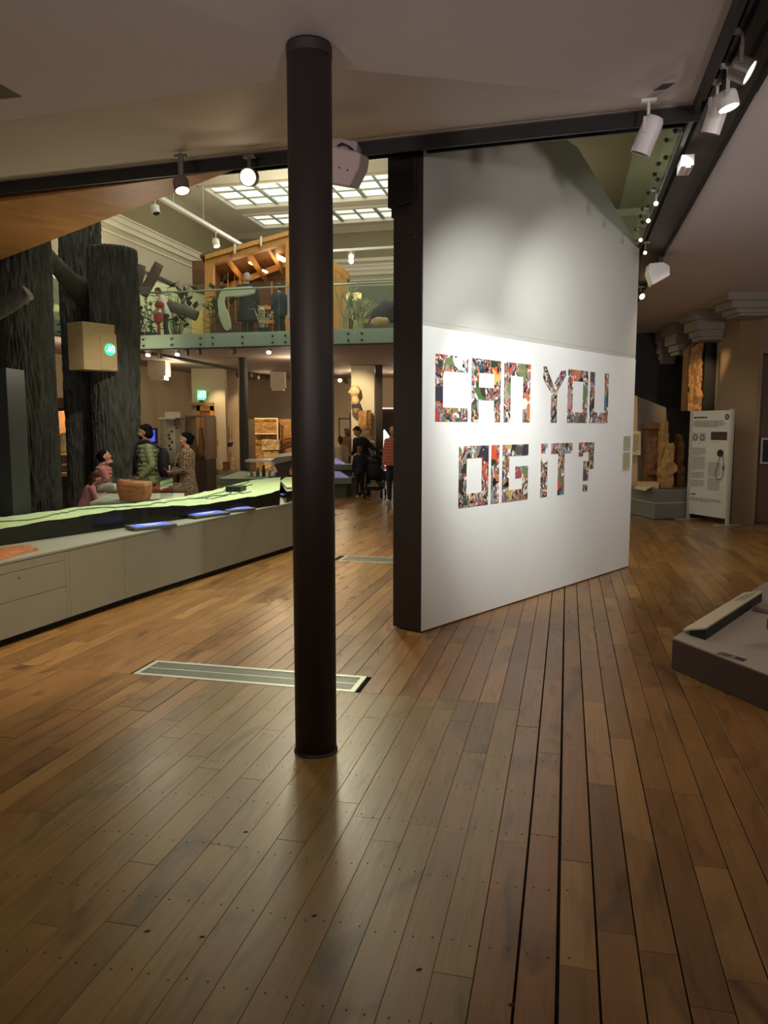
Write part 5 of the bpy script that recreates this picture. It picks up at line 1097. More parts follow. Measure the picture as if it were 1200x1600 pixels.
# dark box column with the lit carved figure
a = ony(1100, 600, 14.6); b = ony(1137, 600, 14.6); zt_ = ony(1110, 527, 14.6).z
mb = MB(); mb.box(((a.x+b.x)/2, 14.9, zt_/2), (b.x-a.x, .6, zt_)); one(mb, 'black_screen_wall', M_black, 'tall black box behind the white information panel', 'partition', ((a.x+b.x)/2, 14.9, 0))
t = thing('carved_figure_relief', 'tall gnarled stone relief glowing orange above the information panel', 'carved stone', ony(1085, 640, 14.7))
n, k_ = 22, 60; P0 = ony(1074, 642, 14.9); vs = []; fs = []
for j in range(k_+1):
    v = j/k_; xl = ony(1074+4*v, 642-(642-545)*v, 14.9); xr = ony(1098, 642-(642-529)*v, 14.7)
    for i in range(n+1):
        u = i/n; p = xl.lerp(xr, u); d = .09*noise.noise(Vector((u*2.4, v*7, 1)))+.07*noise.noise(Vector((u*6, v*16, 5)))+.03*noise.noise(Vector((u*14, v*40, 5))); vs.append((p.x, p.y-d-.12*sin(u*pi), p.z))
mb = MB(); mb.add(vs, [(j*(n+1)+i, j*(n+1)+i+1, (j+1)*(n+1)+i+1, (j+1)*(n+1)+i) for j in range(k_) for i in range(n)]); mb.build('carving', M_sandstone, t, smooth=True)
mb = MB(); mb.slab([ony(1073, 642, 14.95), ony(1098, 642, 14.95), ony(1098, 529, 14.95), ony(1077, 545, 14.95)], (0, .3, 0)); mb.build('backing', mat('gold_backing', '8a6230', .8), t)
# grey display back wall with sloping top, warm strip and label
mb = MB(); P = [ony(x, y, 15.6) for x, y in ((995, 619), (1041, 637), (1046, 800), (995, 800))]; P = [Vector((p.x, p.y, max(p.z, 0))) for p in P]; mb.slab(P, (0, .15, 0)); one(mb, 'display_back_panel', mat('putty_panel', '7d7263', .7), 'grey display back panel with a sloping top beyond the partition', 'panel', (P[3].x, 15.6, 0), bevel=.004)
mb = MB(); P = [ony(x, y, 15.2) for x, y in ((975, 612), (996, 619), (996, 800), (975, 800))]; P = [Vector((p.x, p.y, max(p.z, 0))) for p in P]; mb.slab(P, (0, .12, 0)); one(mb, 'lit_return_panel', mat('warm_panel', 'cbae86', .7), 'warm lit narrow panel at the edge of the partition', 'panel', (P[3].x, 15.2, 0))
t = thing('wall_label', 'cream label sheet with small print on the warm lit panel', 'sign', ony(994, 712, 15)); mb = MB(); P = [ony(x, y, 15.1) for x, y in ((975, 672), (1001, 674), (1001, 711), (975, 711))]; mb.slab(P, (0, .02, 0)); mb.build('sheet', mat('label_cream', 'e2cfa6', .6), t)
mb = MB(); a = ony(989, 678, 15.09); b = ony(999.5, 706, 15.09); lines(mb, lambda x, z: Vector((x, 15.092, z)), a.x, b.x, a.z, b.z, 9, .22); mb.build('printed_lines', mat('brown_ink', '8a7450', .7), t, kind='stuff')
mb = MB(); P = [ony(x, y, 16.6) for x, y in ((1035, 640), (1080, 636), (1080, 800), (1035, 800))]; P = [Vector((p.x, p.y, max(p.z, 0))) for p in P]; mb.slab(P, (0, .1, 0)); one(mb, 'dark_back_panel', mat('dark_olive_panel', '3a342a', .8), 'dark panel behind the carved stones', 'panel', (P[3].x, 16.6, 0))
# hexagonal plinth, two steps
pl = thing('stone_plinth', 'two tiered grey angular plinth carrying the carved stones', 'plinth', (5.2, 14.2, 0))
Q = [onz(x, y) for x, y in ((984, 803), (1022, 812), (1075, 810), (1084, 803), (1078, 795), (1010, 790))]
cq = sum(Q, Vector())/6; z1 = ony(1022, 786, Q[1].y).z; z2 = ony(1022, 768, Q[1].y+.1).z
M_pl = mat('plinth_olive', '75756a', .6, var=.04, scale=2)
mb = MB(); mb.prism([(p.x, p.y) for p in Q], .01, z1-.012); mb.build('lower_tier', M_pl, pl, bevel=.003)
mb = MB(); mb.prism([(cq.x+(p.x-cq.x)*1.0+.0, cq.y+(p.y-cq.y)*1.0) for p in Q], z1-.012, z1+.004); mb.build('light_groove', mat('pale_edge', 'b5ab90', .5), pl)
mb = MB(); mb.prism([(cq.x+(p.x-cq.x)*.985, cq.y+(p.y-cq.y)*.985) for p in Q], z1+.004, z2+.02); mb.build('upper_tier', M_pl, pl, bevel=.003)
zt = z2+.021
# stones on it
def st(x0, x1, y0, y, name, m, label, **k):
    b = ony(x1, 700, y); a = ony(x0, y0, y); yb = 800-F*0; 
    zz = zt; pz = pix(a.x, y, zz); return slabstone(x0, x1, y0, pz[1], y, name, m, label, **k)
o = st(1014, 1040, 661, 15.0, 'altar_stone', M_redstone, 'brown panelled altar shaped stone at the back of the plinth', th=.3)
mb = MB(); a = ony(1012, 661, 14.95); b = ony(1041, 670, 14.95); mb.box(((a.x+b.x)/2, 15.1, (a.z+b.z)/2), (b.x-a.x, .42, a.z-b.z)); mb.build('cornice', M_redstone, None).location = (0,0,0)
oc = bpy.data.objects['cornice']; oc.parent = o; oc.location = -o.location
mb = MB(); a = ony(1012, 735, 14.95); b = ony(1041, 742, 14.95); mb.box(((a.x+b.x)/2, 15.1, (a.z+b.z)/2), (b.x-a.x, .42, a.z-b.z)); ob = mb.build('moulding', M_redstone); ob.parent = o; ob.location = -o.location
# tapering upright
def spire(pts, y, name, m, label, dep=.25, seed=1):
    P = [ony(px, py, y) for px, py in pts]; z0 = min(p.z for p in P); cxx = sum(p.x for p in P)/len(P); mb = MB(); mb.slab(P, (0, dep, 0)); o = one(mb, name, m, label, 'carved stone', (cxx, y, z0))
    md = o.modifiers.new('r', 'REMESH'); md.mode = 'VOXEL'; md.voxel_size = .022; tx = bpy.data.textures.new(name, 'CLOUDS'); tx.noise_scale = .14; dm = o.modifiers.new('d', 'DISPLACE'); dm.texture = tx; dm.strength = .06; return o
zy = pix(5.1, 14.6, zt)[1]; zy2 = pix(5.3, 14.3, zt)[1]
spire([(1034, zy), (1050, zy), (1047, 700), (1045, 660), (1041, 653), (1037, 660), (1034, 720)], 14.65, 'standing_stone', M_sandstone, 'tall tapering standing stone in front of the altar stone')
spire([(1033, zy2), (1052, zy2), (1053, 740), (1059, 735), (1060, 727), (1054, 722), (1055, 704), (1053, 690), (1049, 696), (1043, 712), (1040, 728), (1034, 732), (1032, 742), (1037, 748)], 14.2, 'carved_fragment', M_sandstone, 'orange carved fragment with a ragged spike at the front of the plinth')
spire([(1058, zy), (1070, zy), (1070, 690), (1066, 678), (1062, 680), (1060, 700), (1058, 730)], 14.75, 'standing_stone', M_redstone, 'dim brown standing stone half hidden by the information panel')
a = ony(1012, 757, 14.3); mb = MB(); mb.box((a.x+.02, 14.35, zt+.06), (.34, .2, .12)); one(mb, 'stone_chunk', M_palestone, 'small pale broken block on the plinth', 'stone', (a.x, 14.35, zt))
P = [onz(x, y, zt) for x, y in ((990, 764), (1008, 768), (1023, 763), (1004, 758))]
mb = MB(); mb.slab([p+Vector((0,0,.01+.04*(i > 1))) for i, p in enumerate(P)], (0, 0, .012)); t = one(mb, 'label_sheet', mat('label_cream', '', 1), 'cream label sheet lying on the corner of the plinth', 'sign', P[0])
# information panel
A = Vector((5.34, 13.74, 0)); B = Vector((5.80, 12.83, 0))
A = onz(1074, 811); B = onz(1137, 821)
ip = thing('information_panel', 'free standing white information panel with text, pictures and a hanging handset', 'sign', (A+B)/2)
d = (B-A).normalized(); n = Vector((d.y, -d.x, 0)); n = n if n.y < 0 else -n; W = (B-A).length; H = 1.94
def ipt(u, v, o=.022): return A+d*W*u+n*o+Vector((0, 0, .08+(H-.08)*(1-v)))
def quad(mb, u0, v0, u1, v1, o, th=.004): mb.slab([ipt(u0, v1, o), ipt(u1, v1, o), ipt(u1, v0, o), ipt(u0, v0, o)], n*th)
M_panel = mat('panel_white', 'c6c3b8', .5)
mb = MB(); quad(mb, .04, 0, .96, .985, -.012, .024); mb.build('sheet', M_panel, ip)
for u in (.015, .985):
    mb = MB(); mb.beam(A+d*W*u, A+d*W*u+Vector((0,0,H+.02)), .05, .05, up=n); mb.build('post', mat('panel_post', 'b9b5a6', .4, .3), ip)
    mb = MB(); c = A+d*W*u; mb.box((c.x, c.y, .008), (.5, .10, .014), atan2(n.y, n.x)); mb.build('foot', mat('panel_post', '', 1), ip)
Mt = frame(ipt(.08, .075, .014), d, (0, 0, 1)); text('heading', 'Words in wood', .05, Mt, M_ink, ip) if False else None
mb = MB(); rr_ = random.Random(1)
lines(mb, lambda u, v: ipt(u, -v, .0135), .08, .62, -.05, -.075, 1, .3); mb.build('heading_line', M_inkb, ip, kind='stuff')
mb = MB(); lines(mb, lambda u, v: ipt(u, -v, .0135), .08, .86, -.09, -.155, 5, .25)
for (u0, u1, v0, v1, k) in ((.06, .42, .345, .42, 7), (.06, .42, .43, .56, 12), (.06, .42, .575, .64, 6), (.06, .42, .65, .72, 6), (.48, .80, .475, .61, 12), (.48, .8, .62, .74, 11), (.06, .9, .82, .86, 3), (.2, .36, .30, .31, 1), (.52, .8, .285, .295, 1)): lines(mb, lambda u, v: ipt(u, -v, .0135), u0, u1, -v0, -v1, k, .2)
mb.build('printed_text', M_ink, ip, kind='stuff')
def disc(mb, u, v, r, o, th=.002, sg=28):
    c = ipt(u, v, o); mb.slab([c+d*cos(2*pi*k/sg)*r+Vector((0, 0, sin(2*pi*k/sg)*r)) for k in range(sg)], n*th)
mb = MB(); disc(mb, .88, .06, .048, .0135); em = mb.build('round_emblem', M_inkb, ip)
mb = MB()
for k in range(3): c = ipt(.88, .06, .0165)+Vector((0, 0, .018-.018*k)); mb.slab([c-d*.028+Vector((0,0,-.004)), c+d*.028+Vector((0,0,-.004)), c+d*.028+Vector((0,0,.004)), c-d*.028+Vector((0,0,.004))], n*.001)
mb.build('emblem_bars', M_panel, em)
for u in (.13, .31):
    mb = MB(); quad(mb, u-.075, .205, u+.075, .285, .0135, .001); pc = mb.build('engraving', mat('engraving_grey', 'a3a094', .6, var=.25, scale=30), ip); mb = MB(); c = ipt(u, .25, .0155); mb.tube([c+d*cos(k*pi/10)*.045+Vector((0,0,sin(k*pi/10)*.045)) for k in range(21)], .008, 5); mb.build('engraved_ring', M_ink, pc)
mb = MB(); quad(mb, .52, .195, .90, .27, .0135, .003); mb.build('photo_print', mat('dark_red_photo', '3c1c18', .4, var=.6, scale=14), ip)
mb = MB(); disc(mb, .77, .39, .062, .014, .02); mb.build('handset', M_inkb, ip, label='round black listening handset')
mb = MB(); K_ = [ipt(u, v, .03) for u, v in ((.76, .43), (.73, .50), (.685, .57), (.70, .615), (.76, .635), (.82, .63), (.86, .59), (.87, .52), (.86, .46), (.85, .42))]; mb.tube(K_, .005, 6); mb.build('cord', M_inkb, ip)
mb = MB(); mb.tube([ipt(.862, .50, .03), ipt(.866, .545, .03)], .012, 8); mb.build('cord_grip', M_inkb, ip)
mb = MB(); disc(mb, .075, .79, .012, .0135); quad(mb, .105, .785, .2, .796, .0135, .001); mb.build('small_logo', M_inkb, ip)
# framed picture on the far right
t = thing('framed_notice', 'white framed dark notice on the brown door at the right edge', 'sign', ony(1198, 725, wy)); yq = wy+.12
a = ony(1189, 684, yq); b = ony(1222, 725, yq); mb = MB(); mb.box(((a.x+b.x)/2, yq, (a.z+b.z)/2), (b.x-a.x, .04, a.z-b.z)); mb.build('frame', M_panel, t, bevel=.006)
mb = MB(); mb.box(((a.x+b.x)/2, yq-.022, (a.z+b.z)/2), (b.x-a.x-.06, .01, a.z-b.z-.07)); mb.build('picture', mat('notice_dark', '23261f', .4, var=.5, scale=8), t)
# near plinth at right edge
Pq = [onz(1049, 1045), onz(1240, 1129.5), None, None]
e1 = (Pq[1]-Pq[0]).normalized(); zt2 = .22; q0 = Pq[0]; far = onz(1200, 908, zt2); e2 = (Vector((far.x, far.y, 0))-q0).normalized()
npl = thing('near_plinth', 'low brown-grey plinth with pale top cutting into the right edge', 'plinth', q0)
poly = [q0, q0+e1*1.6, q0+e1*1.6+e2*3.4, q0+e2*3.4]
M_ptop = mat('plinth_top_taupe', 'a8a094', .5, var=.03, scale=2); M_pside = mat('plinth_side', '51443e', .6)
mb = MB(); mb.prism([(p.x, p.y) for p in poly], .004, zt2-.012); mb.build('body', M_pside, npl)
mb = MB(); mb.prism([(p.x, p.y) for p in poly], zt2-.012, zt2); mb.build('top', M_ptop, npl, bevel=.002)
# slanted reading rail
P = [onz(x, y, zt2+.02) for x, y in ((1068, 986), (1103, 982.5), (1186, 930), (1166, 929))]
rl = thing('slanted_text_rail', 'pale slanted text rail with printed lines along the edge of the near plinth', 'sign', P[0])
P = [onz(1067, 986, zt2+.012), onz(1103, 983.5, zt2+.075), onz(1191, 926, zt2+.075), onz(1162, 928, zt2+.012)]
mb = MB(); mb.slab(P, (0, 0, .014)); mb.build('text_board', mat('rail_cream', 'd6c8a8', .5), rl, bevel=.002)
bs = [(p.x+(P[1].x-P[0].x)*.0, p.y) for p in P]; f0 = P[0].lerp(P[1], .3); g0 = P[3].lerp(P[2], .3); f1 = P[1]; g1 = P[2]
mb = MB(); mb.add([(f0.x, f0.y, zt2+.001), (f1.x, f1.y, zt2+.001), (g1.x, g1.y, zt2+.001), (g0.x, g0.y, zt2+.001), (f0.x, f0.y, f0.z-.001), (f1.x, f1.y, f1.z-.001), (g1.x, g1.y, g1.z-.001), (g0.x, g0.y, g0.z-.001)], [(0,1,2,3), (4,7,6,5), (0,4,5,1), (1,5,6,2), (2,6,7,3), (3,7,4,0)]); mb.build('wedge_support', M_black, rl)
nn = (P[1]-P[0]).cross(P[3]-P[0]).normalized(); nn = nn if nn.z > 0 else -nn
mb = MB(); fn = lambda u, v: P[0].lerp(P[3], u).lerp(P[1].lerp(P[2], u), v)+Vector((0, 0, .0152)); lines(mb, lambda x, z: fn(x, z), .72, .97, .85, .2, 6, .22); mb.build('printed_lines', M_ink, rl, kind='stuff')
# label outlined on the plinth top
c0 = onz(1120, 1020, zt2+.001); c1 = onz(1124, 1018, zt2+.001)
L_ = [onz(x, y, zt2+.001) for x, y in ((1120, 1021.5), (1128, 1019), (1167, 1030.5), (1160, 1033.5))]
t = thing('plinth_label', 'small black outlined label near the front edge of the near plinth', 'sign', L_[0])
mb = MB()
for i in range(4): mb.beam(L_[i], L_[(i+1) % 4], .005, .002)
mb.build('outline', M_inkb, t); 
x_ = (L_[3]-L_[0]); y_ = (L_[1]-L_[0])
f_ = lambda u, v: L_[0]+x_*u+y_*v+Vector((0,0,.001))
mb = MB(); mb.add([f_(.62, .25), f_(.95, .25), f_(.95, .8), f_(.62, .8)], [(0,1,2,3)]); lines(mb, f_, .08, .58, .8, .2, 2, .3); mb.build('print', M_inkb, t, kind='stuff')
# dark tyre-like exhibit at the edge
c = onz(1216, 1012, zt2); t = thing('cast_wheel', 'dark ribbed wheel exhibit cut off by the right edge on the near plinth', 'exhibit', (c.x, c.y, zt2))
mb = MB(); R0 = .155; cc = Vector((c.x+.08, c.y, zt2+R0))
vs = []; seg = 40; sec = 10; fs = []
for i in range(seg):
    t_ = 2*pi*i/seg; rr = R0-.035
    for j in range(sec):
        s = 2*pi*j/sec; k = .034*(1+.14*(i % 2)*(cos(s) > .2)); ra = rr+cos(s)*k; vs.append(cc+Vector((cos(t_)*ra, sin(s)*.05, sin(t_)*ra)))
fs = [(i*sec+j, ((i+1) % seg)*sec+j, ((i+1) % seg)*sec+(j+1) % sec, i*sec+(j+1) % sec) for i in range(seg) for j in range(sec)]
mb.add(vs, fs); mb.build('rim', mat('dark_cast', '211d26', .5), t); mb = MB(); mb.cap(cc+Vector((0, -.05, 0)), .05, cc+Vector((0, .05, 0)), .05, 14)
for k in range(6): a = pi*k/3; mb.beam(cc, cc+Vector((cos(a)*.12, 0, sin(a)*.12)), .03, .025, up=(0,1,0))
mb.build('hub_and_spokes', mat('dark_cast', '', 1), t)
c = onz(1196, 945, zt2+.05); t = one(MB().box((c.x+.05, c.y, zt2+.02), (.24, .16, .03), .5), 'photo_label', mat('photo_label', '8a8078', .5), 'small tilted picture label at the edge of the near plinth', 'sign', (c.x, c.y, zt2))
# ------------------------------------------------------------------ people
M_skin = mat('skin', 'c9967a', .55); M_skin2 = mat('skin_tan', 'b07f62', .55); M_eye = mat('eye_dark', '1a1412', .3); M_lip = mat('lips', '9c5a50', .5)
M_hairb = mat('black_hair', '120d0b', .7, var=.3, scale=40, stretch=(1,1,.2), spec=.12); M_hairbr = mat('brown_hair', '4a2f1c', .6, spec=.2, var=.3, scale=40, stretch=(1,1,.2)); M_hairred = mat('auburn_hair', '7a3f20', .5, var=.3, scale=40, stretch=(1,1,.2)); M_hairg = mat('grey_hair', '9a948a', .6)
M_dark = mat('dark_cloth', '17171b', .8, var=.2, scale=20); M_navy = mat('navy_cloth', '1c2230', .8, var=.15, scale=20); M_jean = mat('dark_trousers', '20222b', .8, var=.15, scale=20)
M_shoe = mat('black_shoe', '101012', .5); M_wshoe = mat('white_shoe', 'c9c6c0', .5)
def person(label, loc, rz, H=1.75, lean=0., hy=0., hp_=0., hands=None, feet=((.09, .03), (-.09, -.03)), skin=None, hair=('short', None), top=('jacket', None), bottom=('trousers', None), shoes=None, det=1., curl=.5, palm=None, hat=None, group=None, fat=1., roll=0.):
    """local axes: +y is the way the body faces, +x its right hand; returns the root and useful points"""
    s = H/1.75; skin = skin or M_skin
    t = thing('person', label, 'person', loc, rz, group)
    vb = .0075*det; vc = .0115*det
    hip = Vector((0, 0, .93)); Rl = Matrix.Rotation(-lean, 3, 'X')
    up = lambda p: hip+Rl @ (Vector(p)-hip)
    S = lambda p: Vector(p)*s
    body = MB(); 
    def ring(mb, p, rx, ry, g=0): return (S(up(p)) if p[2] > .93 else S(p), (rx+g)*s*fat, (ry+g)*s*fat, Rl if p[2] > .93 else Matrix.Identity(3))
    tors = [((0,0,.82), .145, .10), ((0,0,.92), .155, .11), ((0,0,1.02), .135, .10), ((0,.005,1.14), .130, .095), ((0,.005,1.27), .150, .105), ((0,0,1.38), .155, .10), ((0,-.005,1.44), .11, .075), ((0,0,1.475), .06, .055)]
    body.loft([ring(body, *r) for r in tors], 20)
    head = up((0, .02, 1.635)); Rh = Rl @ Matrix.Rotation(hy, 3, 'Z') @ Matrix.Rotation(hp_, 3, 'X')
    hk = 1.0 if H > 1.5 else 1.0+(1.5-H)*.28
    hd = lambda p: S(head+Rh @ (Vector(p)*hk))
    body.cap(S(up((0, -.005, 1.44))), .052*s, S(head+Vector((0, -.015, -.06))), .05*s)
    body.ball(hd((0, -.008, .018)), .093*s*hk, 20, 14, (.82, 1.02, 1.06), Rh); body.ball(hd((0, .022, -.045)), .062*s*hk, 16, 10, (.88, .95, 1.05), Rh)
    body.cap(hd((0, .083, .005)), .009*s*hk, hd((0, .103, -.022)), .013*s*hk, 8); body.ball(hd((0, .066, -.082)), .022*s*hk, 10, 6); body.cap(hd((-.03, .078, .018)), .012*s*hk, hd((.03, .078, .018)), .012*s*hk, 6)
    for q in (-1, 1): body.ball(hd((.078*q, -.005, -.01)), .026*s*hk, 10, 8, (.4, .7, 1.1), Rh); body.ball(hd((.04*q, .062, -.03)), .026*s*hk, 8, 6)
    # arms
    hands = hands or ((.24, .06, .80), (-.24, .06, .80)); wr = []; arms = []
    for k, q in enumerate((1, -1)):
        sh = up((.165*q*fat, 0, 1.405)); tg = Vector(hands[k]); dv = tg-sh; L = min(dv.length, .535); tg = sh+dv.normalized()*L
        a = .285; b = .26; h2 = max(0, a*a-((L*L+a*a-b*b)/(2*L))**2); dn = dv.normalized(); hint = Vector((.45*q, -.55, -.6)); hint = (hint-dn*hint.dot(dn)).normalized()
        el = sh+dn*((L*L+a*a-b*b)/(2*L))+hint*sqrt(h2); arms.append((sh, el, tg))
        body.cap(S(sh), .05*s, S(el), .038*s); body.cap(S(el), .038*s, S(tg), .026*s)
        fd = (tg-el).normalized(); pn = Vector(palm[k]) if palm else Vector((-q, .2, 0)); pn = (pn-fd*pn.dot(fd)).normalized(); ac = fd.cross(pn).normalized()
        if ac.z < 0 and abs(ac.z) > .3: ac = -ac     # thumb side up
        if abs(ac.z) <= .3 and ac.y < 0: ac = -ac
        base = []
        for i in range(4):
            o = (.033-.021*i); b0 = tg+fd*(.083-.006*abs(i-1))+ac*o; base.append(b0); body.cap(S(tg+ac*o*.6+fd*.01), .0135*s, S(b0), .0115*s, 8)
            p = b0; dd = fd.copy(); ln = (.92, 1.05, .98, .78)[i]
            for j, l in enumerate((.042, .027, .021)):
                c = curl*(.55+.25*j); dd = (dd*cos(c)+pn*sin(c)).normalized(); pn2 = pn
                e = p+dd*l*ln; body.cap(S(p), (.0095-.001*j)*s, S(e), (.0088-.001*j)*s, 8); p = e
        p = tg+fd*.02+ac*.024; dd = (fd*.65+ac*.7+pn*.25).normalized(); body.cap(S(tg+fd*.012), .014*s, S(p), .013*s, 8)
        for l in (.038, .03, .024): e = p+dd*l; body.cap(S(p), .0105*s, S(e), .0095*s, 8); p = e; dd = (dd+fd*.45+pn*.2*curl).normalized()
        wr.append(S(tg+fd*.07))
    legs = []
    for k, q in enumerate((1, -1)):
        fx, fy = feet[k]; an = Vector((fx, fy, .085)); hp2 = Vector((.085*q, 0, .88)); kn_ = (an+hp2)/2+Vector((0, .03, .02)); legs.append((hp2, kn_, an))
        body.cap(S(hp2), .082*s, S(kn_), .052*s, 12); body.cap(S(kn_), .052*s, S(an), .036*s, 12); body.cap(S(an+Vector((0, -.02, -.045))), .03*s, S(an+Vector((.01*q, .13, -.055))), .026*s, 10)
    body.build('body', skin, t, local=True, remesh=vb)
    for q in (-1, 1): mb = MB(); mb.ball(hd((.033*q, .079, .003)), .0095*s*hk, 10, 6, (1.3, .6, .8), Rh); mb.build('eye', M_eye, t, local=True, smooth=True)
    mb = MB(); mb.cap(hd((-.018, .086, -.053)), .0055*s*hk, hd((.018, .086, -.053)), .0055*s*hk, 6); mb.ball(hd((0, .089, -.054)), .007*s*hk, 8, 5, (1.6, .8, .9), Rh); mb.build('mouth', M_lip, t, local=True, smooth=True)
    # hair
    st_, hm = hair; hm = hm or M_hairb
    if st_ != 'none':
        mb = MB(); mb.ball(hd((0, -.030, .040)), .097*s*hk, 20, 14, (.86, .98, .96), Rh)
        for q in (-1, 1): mb.ball(hd((.066*q, -.032, .0)), .03*s*hk, 10, 8, (.7, 1.1, 1.3), Rh)
        mb.ball(hd((0, -.052, -.02)), .082*s*hk, 14, 10); mb.ball(hd((0, -.075, -.055)), .045*s*hk, 12, 8)
        for q in (-1, 1): mb.ball(hd((.062*q, -.045, -.03)), .034*s*hk, 10, 8, (.6, 1, 1.2), Rh); mb.ball(hd((.05*q, .035, .075)), .028*s*hk, 10, 8)
        if st_ == 'short': mb.cap(hd((-.045, .035, .098)), .02*s*hk, hd((.045, .035, .098)), .02*s*hk, 8)
        if st_ in ('tail', 'bun', 'long'): mb.cap(hd((-.045, .035, .096)), .018*s*hk, hd((.045, .035, .096)), .018*s*hk, 8)
        if st_ == 'tail': mb.cap(hd((0, -.10, .03)), .034*s*hk, hd((0, -.14, -.03)), .036*s*hk); mb.cap(hd((0, -.14, -.03)), .036*s*hk, hd((0, -.13, -.16)), .02*s*hk)
        if st_ == 'bun': mb.ball(hd((0, -.115, .03)), .048*s*hk, 12, 8)
        if st_ == 'long':
            for x in (-.07, -.035, 0, .035, .07): mb.cap(hd((x, -.05, -.02)), .036*s*hk, hd((x*1.15, -.055, -.2)), .028*s*hk)
        mb.build('hair', hm, t, local=True, remesh=vc*.8)
    if hat:
        mb = MB(); mb.ball(hd((0, -.01, .05)), .108*s*hk, 20, 12, (.92, 1.05, .85), Rh); mb.ball(hd((0, -.02, .15)), .035*s*hk, 12, 8); mb.build('hat', hat, t, local=True, remesh=vc)
    # top
    kd, tm = top; tm = tm or M_dark; g = {'tee': .012, 'jacket': .028, 'puffer': .045, 'coat': .03}[kd]; mb = MB()
    tr = [r for r in tors[:-1]]
    if kd == 'puffer':
        rr = []; z = .84
        while z < 1.42:
            for dz, gg in ((0, -.012), (.018, .012), (.045, .014), (.062, -.008)):
                zz = z+dz; w0 = .15 if zz < 1.2 else .158; w0 = w0 if zz < 1.36 else w0-(zz-1.36)*.5; rr.append(ring(mb, (0, .004, max(zz, .931) if zz > .93 else zz), w0, .105 if zz < 1.36 else .10-(zz-1.36)*.2, g+gg))
            z += .068
        rr.append(ring(mb, (0, 0, 1.455), .095, .075, .02)); rr.append(ring(mb, (0, .01, 1.50), .075, .072, .015)); rr.append(ring(mb, (0, .012, 1.525), .06, .06, .01)); mb.loft(rr, 24)
    elif kd == 'coat':
        mb.loft([ring(mb, (0, .01, .60), .20, .17, g), ring(mb, (0, .005, .80), .185, .145, g)]+[ring(mb, *r, g) for r in tors[1:-1]]+[ring(mb, (0, .008, 1.49), .066, .062, .012)], 22)
    else: mb.loft([ring(mb, *r, g) for r in tr]+[ring(mb, (0, .008, 1.485), .062, .058, .012)], 22)
    for k, (sh, el, tg) in enumerate(arms):
        q = 1-2*k; e2 = el+(tg-el)*.93
        if kd == 'puffer':
            for (p0, p1, ra, rb) in ((sh, el, .074, .062), (el, e2, .062, .048)):
                for j in range(5): c = p0.lerp(p1, (j+.3)/4.6); mb.ball(S(c), (ra+(rb-ra)*j/4)*s, 14, 8)
                mb.cap(S(p0), ra*.84*s, S(p1), rb*.84*s)
        else:
            mb.cap(S(sh), (.054+g*.6)*s, S(el), (.044+g*.5)*s); mb.cap(S(el), (.044+g*.5)*s, S(e2), (.031+g*.4)*s)
    mb.build('coat' if kd == 'coat' else 'jacket' if kd != 'tee' else 'shirt', tm, t, local=True, remesh=vc)
    bk_, bm_ = bottom; bm_ = bm_ or M_jean
    mb = MB(); mb.loft([ring(mb, (0,0,.80), .15, .11, .01), ring(mb, (0,0,.90), .155, .112, .01), ring(mb, (0,0,1.0), .14, .10, .01)], 20)
    if bk_ == 'trousers':
        for hp2, kn_, an in legs: mb.cap(S(hp2), .093*s, S(kn_), .066*s, 14); mb.cap(S(kn_), .066*s, S(an+Vector((0,0,.015))), .052*s, 14)
        mb.build('trousers', bm_, t, local=True, remesh=vc)
    else:
        mb.loft([ring(mb, (0,0,.5), .23, .2, 0), ring(mb, (0,0,.92), .15, .11, .015)], 22); mb.build('skirt', bm_, t, local=True, remesh=vc)
    for k, (hp2, kn_, an) in enumerate(legs):
        q = 1-2*k; mb = MB(); mb.cap(S(an+Vector((0, -.03, -.045))), .04*s, S(an+Vector((.01*q, .13, -.052))), .033*s, 12); mb.cap(S(an+Vector((0, -.02, -.04))), .042*s, S(an+Vector((0, -.01, .02))), .044*s, 12)
        mb.v = [(x, y, max(z, .002)) for x, y, z in mb.v]; mb.build('shoe', shoes or M_shoe, t, local=True, remesh=vc)
    return t, wr, lambda p: S(up(p)), hd, arms
def wpt(t, p): return Matrix.Translation(t.location) @ Matrix.Rotation(t.rotation_euler[2], 4, 'Z') @ Vector(p)
M_puff = mat('olive_puffer', '78895f', .55, var=.08, scale=10); M_pink = mat('pink_padded', 'c4807e', .7, var=.1, scale=14); M_pink2 = mat('pale_pink', 'c98f93', .7)
def leopard():
    m = mat('leopard_cloth', '9c8468', .8); nt = m.node_tree; N = nt.nodes; L = nt.links; tc = N.new('ShaderNodeTexCoord'); v = N.new('ShaderNodeTexVoronoi'); v.inputs['Scale'].default_value = 34; L.new(tc.outputs['Object'], v.inputs['Vector'])
    r = N.new('ShaderNodeValToRGB'); e = r.color_ramp.elements; e[0].position = .28; e[0].color = lin('2a1f1a'); e[1].position = .42; e[1].color = lin('9c8468'); L.new(v.outputs['Distance'], r.inputs[0]); L.new(r.outputs[0], N['Principled BSDF'].inputs['Base Color']); return m
M_leo = leopard()
def at(px, y, z=0): p = ony(px, 700, y); return (p.x, y, z)
